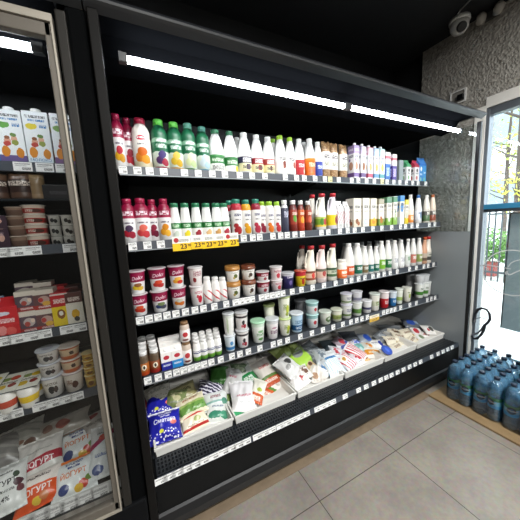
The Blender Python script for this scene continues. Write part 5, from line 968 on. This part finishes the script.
bag('curd_bag', 'bag', 'turquoise round pouch', 360.5, 350.5, 13, 15, .415, dict(base='#8EC0BC', blobs=[(.5, .5, .3, .3, '#6AA8A4'), (.5, .5, .15, .15, '#B8D8D4')]), 0, 44, where=c4)
bag('curd_bag', 'bag', 'flat orange and white bag at the crate front', 372.5, 353, 19, 12, .40, dict(base='#E4E0D8', bands=[(.25, '#D8922A'), (.7, '#E8E4DC')], text=[(.2, .8, .35, .55, '#F0DCC0')]), -20, 40, .03, where=c4)
bag('curd_bag', 'bag', 'small bag with burger brown picture at the front', 364, 357.5, 11, 9, .395, dict(base='#D8B27A', blobs=[(.5, .5, .3, .3, '#8A4A2A'), (.6, .6, .12, .14, '#7A9A3A')]), -10, 44, .03, where=c4)
bag('curd_bag', 'bag', 'white bag with navy corner', 375.5, 344.5, 17, 11, .42, dict(base='#E4E4E2', blobs=[(.85, .5, .2, .3, '#2E3E9A')], text=[(.2, .6, .5, .65, '#7A7A8A')]), -15, 38, .03, where=c4)
bag('curd_bag', 'bag', 'bright blue and grey bag at the back', 364, 339.5, 17, 14, .45, dict(base='#8A929E', blobs=[(.65, .5, .25, .3, '#2A4A9E')]), -20, 36, where=c4)
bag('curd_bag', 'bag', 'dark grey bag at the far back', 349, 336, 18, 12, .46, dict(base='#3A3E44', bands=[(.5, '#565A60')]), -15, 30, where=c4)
bag('curd_bag', 'bag', 'pink and grey bag behind the chequered ones', 341, 343.5, 13, 14, .45, dict(base='#A89AA4', blobs=[(.5, .5, .25, .25, '#B8404E')]), 15, 36, where=c4)
c5 = 'in the fifth white crate'
bl = thing('cheese_tub', 'round blue lidded tub lying at the front of the fifth white crate', 'tub', tuple(at_z(386.5, 350.5, .385)), (math.radians(28), 0, 0))
m = MB(); m.lathe([(.036, -.02), (.04, .0), (.042, .004)], 24); m.build('tub', plain('#DADAD8', .35), bl)
m = MB(); m.lathe([(.044, .0), (.044, .008), (.04, .011)], 24, top='disc'); m.build('lid', printed(dict(base='#2A4AA8', blobs=[(.5, .5, .3, .16, '#4A6AC8')])), bl)
for k, (px, py, z, nm) in enumerate(((391, 340.5, .42, 'nearest the blue lidded tub'), (397, 347, .395, 'at the crate front'), (399, 337, .425, 'in the second row'), (405.5, 343.5, .395, 'by the sixth crate'), (407, 333.5, .43, 'near the dark back bags'), (412, 340, .395, 'touching the sixth crate'))):
    bag('cheese_sachet', 'sachet', 'beige sachet with brown writing ' + nm, px, py, 14, 11, z, dict(base='#E4DCC8', text=[(.15, .85, .4, .62, '#7A5A44'), (.2, .8, .75, .8, '#B8A88E')], blobs=[(.8, .2, .1, .1, '#B89A6A')]), (-18, 6, -30, 12, -8, 20)[k], 40, .03, where=c5)
bag('curd_bag', 'bag', 'dark transparent bag with blue print at the back', 411.5, 324.5, 18, 12, .45, dict(base='#5A6068', blobs=[(.4, .5, .25, .3, '#2A4A9A'), (.75, .6, .14, .2, '#8A9AB0')]), -30, 34, where=c5)
bag('curd_bag', 'bag', 'grey bag lying along the back', 390, 328.5, 26, 10, .46, dict(base='#63676A', bands=[(.5, '#7E8284')]), -22, 30, where=c5)
c6 = 'in the sixth white crate'
for k, (px, py, z, nm) in enumerate(((417, 332, .42, 'with red corner in the middle'), (424.5, 323.8, .44, 'with red top at the back'), (429, 330, .41, 'with red print by the red top one'), (420.5, 338, .395, 'with green window at the front'), (433, 333.8, .39, 'with broad red band at the crate end'))):
    bag('cheese_sachet', 'sachet', 'white sachet ' + nm, px, py, (12, 13, 13, 12, 16)[k], (12, 11, 11, 10, 10)[k], z, (dict(base='#E8E4E2', blobs=[(.35, .5, .25, .25, '#B8343E')]), dict(base='#B8242E', bands=[(.35, '#C02A32'), (.85, '#E4DADA')], text=[(.2, .8, .5, .7, '#F0DADA')]), dict(base='#E4E2DE', blobs=[(.6, .5, .2, .25, '#4A4A44'), (.3, .4, .1, .15, '#B8343E')]), dict(base='#E2E2DC', blobs=[(.5, .5, .25, .25, '#7A8A6A')]), dict(base='#E6E0DE', bands=[(.3, '#B82A34'), (.65, '#E6E0DE')], text=[(.15, .85, .38, .58, '#F0DADA')]))[k], (-20, -24, -20, -25, -22)[k], 42, .03, where=c6)

FILL = [(176, 399, 20, 18, .45, '#7E8A5A', '#C8C29A', 'muted green bag between the olive and blue ones', 0), (203, 397, 18, 18, .44, '#C9C6BE', '#5E7A5A', 'pale bag with green mark beside the zebra one', 0), (150, 404, 14, 20, .46, '#7A2A34', '#B8A8A0', 'dark red bag at the side panel', 0),
 (226, 389, 16, 20, .44, '#8FAE5A', '#E4E6DC', 'light green bag by the crate side', 1), (256, 372, 16, 20, .46, '#B9B6B0', '#A8504A', 'dull white bag with red mark', 1), (240, 371, 18, 16, .46, '#5A6E52', '#A8B49A', 'grey green bag deep at the back', 1), (277, 377, 13, 22, .44, '#E2DFD6', '#C86A3A', 'cream bag with orange mark at the crate side', 1), (252, 402, 16, 18, .40, '#ECEAE6', '#4E9A6A', 'white bag with mint mark at the crate front', 1),
 (293, 348, 16, 14, .46, '#5E6E3A', '#93A45E', 'mossy green bag deep at the back', 2), (304, 372, 13, 14, .40, '#E6E2DC', '#7A5A4A', 'white bag with brown mark at the crate front', 2), (321, 357, 15, 18, .43, '#B4BABE', '#6E7A84', 'light grey bag beside the pale blue grid one', 2), (324, 369, 13, 15, .40, '#EDEBE8', '#4A7AA8', 'white bag with blue mark at the crate front', 2), (336, 353, 13, 15, .43, '#D4D8DE', '#B8444E', 'pale bag with crimson mark by the crate side', 2),
 (356, 344, 13, 15, .44, '#C8C4C8', '#3E5AA8', 'light bag with blue mark behind the turquoise pouch', 3), (357, 359, 12, 13, .40, '#E6E6EC', '#C23A48', 'white bag with bright red mark at the crate front', 3), (368, 347, 13, 12, .43, '#D9D5CC', '#D88A2E', 'cream bag with orange spot in the middle', 3), (381, 337, 15, 11, .45, '#6A6E72', '#9AA0A6', 'dull grey bag by the dark back bags', 3),
 (394, 333, 14, 11, .44, '#D4CCBA', '#6E5A48', 'beige bag with brown mark in the back row', 4), (402, 329, 14, 10, .46, '#8A8880', '#5A5852', 'taupe bag in the back row', 4), (392, 352, 12, 9, .39, '#E6DECC', '#8A5A3A', 'small cream bag with brown mark touching the front wall', 4), (417, 326, 13, 10, .45, '#4A5A7A', '#A8B4C8', 'slate blue bag in the back row', 5), (426, 335.5, 12, 9, .40, '#E8E4E0', '#B02A34', 'small white bag with crimson mark at the crate front', 5), (437, 328.5, 11, 9, .42, '#DAD6D2', '#5A5A52', 'small pale bag with grey mark at the very end', 5)]
CW = ['first', 'second', 'third', 'fourth', 'fifth', 'sixth']
for k, (px, py, wp, lp, z, c, c2_, nm, ci) in enumerate(FILL):
    sp = dict(base=c, blobs=[(.55, .45, .2, .16, c2_), (.35, .6, .12, .08, c2_)], text=[(.2, .8, .68, .76, c2_), (.25, .7, .2, .25, '#8A8A86')], wob=.15)
    bag('cheese_bag', 'bag', nm, px, py, wp, lp, z, sp, (-16, 12, -30, 22, 4)[k % 5], 40, .045, where=f'in the {CW[ci]} white crate', wr=1.6)
# bags behind the glass door
gl = 'low behind the glass door'
YB = dict(base='#D9531E', bands=[(.56, '#E4DCD4'), (.9, '#D8D4CE')], blobs=[(.5, .16, .1, .1, '#E0C040'), (.66, .22, .1, .11, '#C87A4A')], text=[(.2, .8, .72, .8, '#4A3A36')], wavy=1, wob=.05)
bag('yogurt_bag', 'bag', 'orange and white bag with white lettering', 39, 488, 36, 31, .36, YB, 6, 52, .06, (('ЙОГУРТ', .19, .47, .40, '#F4ECE6'),), where=gl)
bag('yogurt_bag', 'bag', 'white bag with crimson stripe behind the orange one', 41, 457, 36, 34, .43, dict(base='#D4D2CC', bands=[(.16, '#A8283A'), (.38, '#D8D4CE')], skew=-.12, text=[(.2, .8, .6, .64, '#9A9A94')]), 6, 46, .05, (('ЙОГУРТ', .17, .5, .30, '#F0E2E2'),), where=gl, wr=1.6)
FRB = dict(base='#E4E8E6', bands=[(.9, '#E07A2A')], blobs=[(.28, .22, .12, .12, '#3E4A7A'), (.72, .2, .1, .11, '#C8402E'), (.6, .14, .1, .09, '#E0B43A'), (.85, .3, .08, .08, '#6A8A3A')], text=[(.3, .72, .78, .86, '#2E3A7A'), (.35, .65, .68, .75, '#2E3A7A')], wob=.04)
bag('yogurt_bag', 'bag', 'white fruit bag with orange lettering at the front', 75, 476, 36, 31, .365, FRB, 4, 52, .06, (('ЙОГУРТ', .16, .5, .52, '#D8701E'),), where=gl)
bag('yogurt_bag', 'bag', 'white fruit bag with orange top behind its twin', 78.5, 444, 35, 30, .44, FRB, 6, 46, .05, (('ЙОГУРТ', .16, .5, .52, '#D8701E'),), where=gl)
bag('yogurt_bag', 'bag', 'white bag with black lettering and dark fruit', 4, 490, 36, 42, .37, dict(base='#DCDEDA', bands=[(.93, '#C8CAC6')], blobs=[(.86, .5, .1, .08, '#4A2A34'), (.9, .36, .08, .07, '#6A3A40'), (.82, .66, .07, .06, '#3A4A3A')], text=[(.4, .75, .74, .78, '#3A3A3A'), (.4, .8, .38, .43, '#3A3A3A')]), 8, 50, .06, (('ЙОГУРТ', .17, .5, .55, '#2A2A2E'), ('1,4%', .15, .55, .24, '#2A2A2E')), where=gl)
bag('yogurt_bag', 'bag', 'white bag with magenta band near the door frame', 103, 450, 24, 44, .41, dict(base='#D8DCDA', bands=[(.30, '#D8DCDA'), (.48, '#A82458'), (.60, '#DCDCDA')], skew=-.3, blobs=[(.4, .15, .2, .08, '#4A5A8A'), (.5, .72, .16, .06, '#C84A3A')], text=[(.25, .75, .36, .42, '#2E4A8A'), (.25, .8, .8, .84, '#6A6A6A')]), -4, 48, .05, where=gl)
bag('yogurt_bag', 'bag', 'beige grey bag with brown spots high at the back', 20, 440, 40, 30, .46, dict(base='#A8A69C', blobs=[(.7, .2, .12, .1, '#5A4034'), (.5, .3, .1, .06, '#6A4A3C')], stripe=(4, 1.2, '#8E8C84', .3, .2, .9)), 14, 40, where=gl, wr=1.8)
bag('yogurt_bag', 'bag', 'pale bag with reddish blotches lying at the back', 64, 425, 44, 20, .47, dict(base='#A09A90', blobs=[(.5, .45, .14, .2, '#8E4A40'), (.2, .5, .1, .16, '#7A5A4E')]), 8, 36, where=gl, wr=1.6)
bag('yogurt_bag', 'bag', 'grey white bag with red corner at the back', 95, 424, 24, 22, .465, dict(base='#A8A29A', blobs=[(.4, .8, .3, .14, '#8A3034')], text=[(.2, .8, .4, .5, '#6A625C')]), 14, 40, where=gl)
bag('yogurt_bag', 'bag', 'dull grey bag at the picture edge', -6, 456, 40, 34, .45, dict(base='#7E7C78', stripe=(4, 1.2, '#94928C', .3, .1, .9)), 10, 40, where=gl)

# ------------------------------------------------------------------ price tags
def tags(shelf, pxs, w, where, seed, hgt=.036):
    Y, z = shelf; rnd = random.Random(seed); n = len(pxs)
    for i, px in enumerate(pxs):
        pale = isinstance(px, tuple); px = px[0] if pale else px
        X = x_for(px, Y-.005, z+.022); sp = dict(base='#E9DFA0' if pale else '#EEEEEC', text=[(.1, .9, .72, .86, '#6A6A6A'), (.1, .7, .54, .64, '#9A9A9A'), (.45, .92, .12, .42, '#2E2E2E')])
        m = MB(); m.box(-w/2, w/2, -.0012, 0, 0, hgt)
        o = m.build('price_tag', printed(sp, .4), None, (X, Y-.0045, z+.0035)); o.rotation_euler = (-.05, 0, 0)
        tag(o, f"{'pale yellow' if pale else 'white'} price tag {ordinal(i+1)} from the left on {where}", 'price tag', 'price tags on ' + where)
tags(SH[0], [123, 137.5, 149.7, 163.8, 184.5, 198.3, 212.4, 225, 239.8, 252.2, 265, 285.4, 296.6, 304.5, 315.2, 324.9, (330.3,), 338.8, 351.9, 358.5, 366.7, 374.4, (382.3,), 387.2, 394, 400, 406.5, 412.8, 418.2, 426], .037, 'the top open shelf rail', 1)
tags(SH[1], [132.7, 147.5, 160.9, 243.8, 252.9, 259.8, 273, 280.8, 287.3, 295, 302.4, 321.5, 328.4, 340, 347.8, 354.8, 363, 373, 382, 391.8, 400.6, 405.6, 412, 417.6, 429.4, 435], .036, 'the second open shelf rail', 2)
tags(SH[2], [140, 149, 158, 167, 176, 185.5, 195, 203.5, 214.4, 226.3, 235.5, 241.2, 246.8, 252.3, 261.5, 267, 272.4, 277.7, 283, 292.3, 301.5, 312.7, 324, 335.7, 345.7, 351.6, 358.7, 365, 373, 378.5, 384.2, 390.3, 397.4, 409.7, 416.4, 424, 428.3, 433.6], .035, 'the third open shelf rail', 3)
tags(SH[3], [147.8, 158.3, 168.3, 176.5, 183.8, 190.8, 197.6, 204.2, 211.4, 220.8, 232, 240, 248.4, 260, 273.3, 279.8, 287.6, 300.4, 312, 323, 333.4, 343, 351, 356.8, 362, 367.5, 383.6, 387.4, 391.2, 395, 400.8, 410, 416.4, 427.4, 431.4, 435.2], .034, 'the fourth open shelf rail', 4)
bt_ = [161, 169.5, 178, 186.5, 195, 203.5, 213.5, 223.5, 231, 238.5, 246, 257.5, 264.5, 271.5, 280.5, 287, 293.5, 300, 306, 317, 322.5, 328, 333.2, 345, 358.5, 366, 373.8, 380.6, 386.2, 391.4, 397.5, 403.5, 409.5, 415, 420.5, 431.5, 438, 443, 447.6, 452]
for i, px in enumerate(bt_):
    X = x_for(px, 1.14, .294); m = MB(); hw = .0275 if px < 310 else .021; m.box(-hw, hw, -.0012, 0, 0, .029)
    o = m.build('price_tag', printed(dict(base='#EEEEEC', text=[(.08, .92, .62, .82, '#8A8A8A'), (.5, .92, .15, .45, '#3A3A3A')]), .4), None, (X, 1.1365, .279)); o.rotation_euler = (-.2, 0, 0)
    tag(o, f'white price tag {ordinal(i+1)} from the left on the bottom front strip', 'price tag', 'price tags on the bottom front strip')
tags(LSH[0], [22.7, 44.7, 64], .06, 'the top rail behind the glass door', 5)
tags(LSH[1], [1, 15.3, 33, 70.6], .055, 'the second rail behind the glass door', 6)
tags(LSH[2], [3, 16, 31, 44.5, 67, 80], .05, 'the third rail behind the glass door', 7)
tags(LSH[3], [3.5, 15.5, 39.8, 53, 65.5, 77], .05, 'the fourth rail behind the glass door', 8)
for i, px in enumerate((10, 25, 40, 55, 70, 85, 100)):
    X = x_for(px, 1.23, .29); m = MB(); m.box(-.034, .034, -.0012, 0, 0, .048)
    o = m.build('price_tag', printed(dict(base='#E4E4E2', text=[(.08, .92, .62, .82, '#8A8A8A'), (.1, .8, .42, .5, '#9A9A9A'), (.5, .92, .1, .34, '#4A4A4A')]), .4), None, (X, 1.221, .2635)); o.rotation_euler = (-.24, 0, 0)
    tag(o, f'white price tag {ordinal(i+1)} from the left on the bottom strip behind the door', 'price tag', 'price tags on the bottom strip behind the door')
# yellow promotion cards
RED = plain('#B02A2E', .4); YEL = plain('#EFC018', .4); INK = plain('#3A2A14', .4)
Y2, z2 = SH[1]
def promo(pa, pb, Yc, za, zb, label, roundel, group=None, size=.034):
    a, b = x_for(pa, Yc, za), x_for(pb, Yc, za); t = thing('promotion_card', label, 'price card', ((a+b)/2, Yc, za), (-.06, 0, 0), group); w = b-a; h = zb-za
    boxes((-w/2+.0005, w/2-.0005, -.0015, 0, 0, h*.52)).build('yellow_field', YEL, t)
    boxes((-w/2+.0005, w/2-.0005, -.0015, 0, h*.52, h)).build('white_field', printed(dict(base='#EDEBE4', text=[(.25, .9, .2, .6, '#8A8A84')]), .4), t)
    link('lettering', lettering('23', size, INK, lambda x, y: (x+w*.1, -.0022, y+h*.27), .001), t)
    link('lettering', lettering('90', size*.5, INK, lambda x, y: (x+w*.1+size*.85, -.0022, y+h*.34), .0006), t)
    if roundel:
        m = MB(); m.lathe([(.012, 0), (.012, .0008)], 18); me = m.mesh('red_roundel', RED); me.transform(Matrix.Translation((-w/2+.02, -.0015, h*.74)) @ Matrix.Rotation(PI/2, 4, 'X')); link('red_roundel', me, t)
PC = ('leftmost', 'second from left', 'middle', 'second from right', 'rightmost')
for k, (pa, pb) in enumerate(((173, 191.5), (191.5, 202.5), (202.5, 214.5), (214.5, 225.2), (225.2, 239))):
    promo(pa, pb, Y2-.008, z2-.018+(k == 1)*.002, z2+.056-(k == 0)*.002, f'{PC[k]} of the five yellow and white price cards on the second shelf rail', k in (0, 4), 'yellow price cards on the second shelf')
Y4, z4 = SH[3]
a, b = x_for(369.6, Y4-.008, z4), x_for(379.2, Y4-.008, z4)
t = thing('promotion_card', 'small yellow price card hanging alone under the fourth shelf rail', 'price card', ((a+b)/2, Y4-.007, z4-.025))
boxes((-(b-a)/2, (b-a)/2, -.0015, 0, 0, .028)).build('yellow_field', printed(dict(base='#D9B04A', text=[(.2, .8, .3, .7, '#8A6A2A')]), .4), t)
boxes((-(b-a)/2, (b-a)/2, -.0015, 0, .028, .052)).build('white_field', printed(dict(base='#E8E0C8', text=[(.2, .8, .3, .7, '#A89A7A')]), .4), t)

# ------------------------------------------------------------------ bottled water on its board
bd = boxes((1.995, XW-.02, -.3, 1.10, 0, .016)); o = bd.build('floor_board', plain('#8A7353', .5, var=.15, bscale=9, bump=.1), None, None, .003)
tag(o, 'flat tan wooden board on the floor under the water bottles', 'board')
PET = clear('#EAF6FD', .16, .05, 'blue_bottle_plastic', '#8CCBF4', .32)
WLAB = printed(dict(base='#4AB8F0', bands=[(.3, '#7FD2F4'), (.7, '#2E8A5E'), (.85, '#4AA46E')], blobs=[(.5, .55, .1, .3, '#16304A'), (.5, .55, .06, .18, '#3A7AA8'), (0.02, .55, .1, .3, '#16304A'), (.25, .5, .05, .2, '#7ABF5A')], text=[(.35, .65, .5, .6, '#E4F0F4')]), .25)
TLAB = printed(dict(base='#2EA88E', bands=[(.3, '#7AD0B8'), (.7, '#2E8A6E')], blobs=[(.5, .5, .1, .3, '#E4F4EE')]), .25)
CAPB = plain('#1E2A3E', .35); CAPG = plain('#2E5E48', .35)
def water_meshes(lab, pet, cap):
    r = .0405; m = MB()
    pr = [(.030, 0), (.037, .004), (r, .012), (r, .05), (r*.95, .056), (r, .062), (r, .085)] + [(r*.93, .09), (r*.93, .17), (r, .175), (r, .2), (r*.95, .206), (r, .212), (r*.93, .235), (r*.7, .262), (r*.42, .282), (.0145, .292), (.0145, .3)]
    m.lathe(pr, 22); b = m.mesh('bottle', pet)
    m = MB(); m.lathe([(r*.95, .092), (r*.95, .168)], 22, bottom=False, top=False); l = m.mesh('label', lab)
    c = MB(); c.lathe([(.0165, .293), (.0165, .308), (.0145, .311)], 18); return b, l, c.mesh('cap', cap)
FILM = clear('#F6FAFC', .16, .12, 'shrink_film')
WA = water_meshes(WLAB, PET, CAPB); WB = water_meshes(TLAB, clear('#B8EEE4', .1, .05, 'turquoise_bottle_plastic', '#3FC4B0', .42), CAPG)
def film_mesh():
    m = MB(); a, b = .127, .0835; pts = []
    for (cx_, cy_, a0) in ((a-.04, b-.04, 0), (-a+.04, b-.04, 90), (-a+.04, -b+.04, 180), (a-.04, -b+.04, 270)):
        for k in range(6): an = math.radians(a0+k*18); pts.append((cx_+.0405*math.cos(an), cy_+.0405*math.sin(an)))
    pts.append(pts[0])
    for j, (z, s) in enumerate(((.004, 1), (.2, 1), (.235, .97), (.262, .9), (.278, .78))):
        for p in pts: m.v.append((p[0]*s, p[1]*s, z))
    n = len(pts)
    for j in range(4):
        for i in range(n-1):
            m.face((j*n+i, j*n+i+1, (j+1)*n+i+1, (j+1)*n+i), None, 0, True)
    return m.mesh('shrink_wrap', FILM)
FM = film_mesh()
def water_pack(X, Y, Z, kit, label):
    t = thing('water_bottle_pack', label, 'water pack', (X, Y, Z), (0, 0, random.uniform(-.015, .015)), 'shrink wrapped water packs by the window')
    for i in (-1, 0, 1):
        for j in (-.5, .5):
            b = link('bottle', kit[0], t, (i*.0835, j*.083, 0)); b.rotation_euler = (0, 0, random.uniform(-2.2, -.9))
            link('label', kit[1], b); link('cap', kit[2], b)
    link('shrink_wrap', FM, t)
ys = [.945, .775, .605, .435]
wl = ['wrapped pack of blue water bottles nearest the refrigerator, front row', 'wrapped pack of blue water bottles second from the refrigerator, front row', 'wrapped pack of blue water bottles third from the refrigerator, front row', 'wrapped pack of blue water bottles fourth from the refrigerator, front row']
for k, y in enumerate(ys):
    water_pack(2.205, y, .0165, WA, wl[k]); water_pack(2.465, y+.005, .0165, WB if k == 2 else WA, wl[k].replace('front row', 'window row').replace('blue', 'turquoise' if k == 2 else 'blue'))
water_pack(2.47, .60, .332, WB, 'wrapped pack of turquoise water bottles stacked on top of another pack')

finish_labels()

# ------------------------------------------------------------------ light
def area(loc, size, power, col, target, sy=None):
    l = bpy.data.lights.new('lamp', 'AREA'); l.energy = power; l.color = lin(col)[:3]; l.size = size
    if sy: l.shape = 'RECTANGLE'; l.size_y = sy
    o = bpy.data.objects.new('ceiling_lamp', l); COL.objects.link(o); o.location = loc
    o.rotation_euler = (Vector(target)-Vector(loc)).to_track_quat('-Z', 'Y').to_euler(); return o
area((.6, -.7, 2.96), 1.2, 78, '#FCFBF8', (.6, -.7, 0), .16)
area((1.7, -.7, 2.96), 1.2, 78, '#FCFBF8', (1.7, -.7, 0), .16)
area((.3, -2.2, 2.96), 1.2, 85, '#FCFBF8', (.3, -2.2, 0), .16)
wd = bpy.data.worlds.new('sky'); SC.world = wd; wd.use_nodes = True
bg = wd.node_tree.nodes['Background']; bg.inputs[0].default_value = lin('#EAF1F8'); bg.inputs[1].default_value = 6.5
sun = bpy.data.lights.new('sun', 'SUN'); sun.energy = 4.0; sun.angle = .05; so = bpy.data.objects.new('sun', sun); COL.objects.link(so); so.rotation_euler = (math.radians(48), math.radians(-25), 0)

# ------------------------------------------------------------------ view
cam = bpy.data.cameras.new('camera'); co = bpy.data.objects.new('camera', cam); COL.objects.link(co)
cam.sensor_width = 36; cam.lens = 36*FPX/520; cam.clip_start = .01; cam.clip_end = 200
up, back = -RY, -RF
co.matrix_world = Matrix(((RX.x, up.x, back.x, CAM.x), (RX.y, up.y, back.y, CAM.y), (RX.z, up.z, back.z, CAM.z), (0, 0, 0, 1)))
SC.camera = co
SC.view_settings.view_transform = 'Standard'; SC.view_settings.look = 'None'; SC.view_settings.gamma = 1; SC.view_settings.use_curve_mapping = False
SC.view_settings.exposure = -0.1
SC.cycles.use_denoising = True
SC.cycles.transparent_max_bounces = 24; SC.cycles.max_bounces = 10
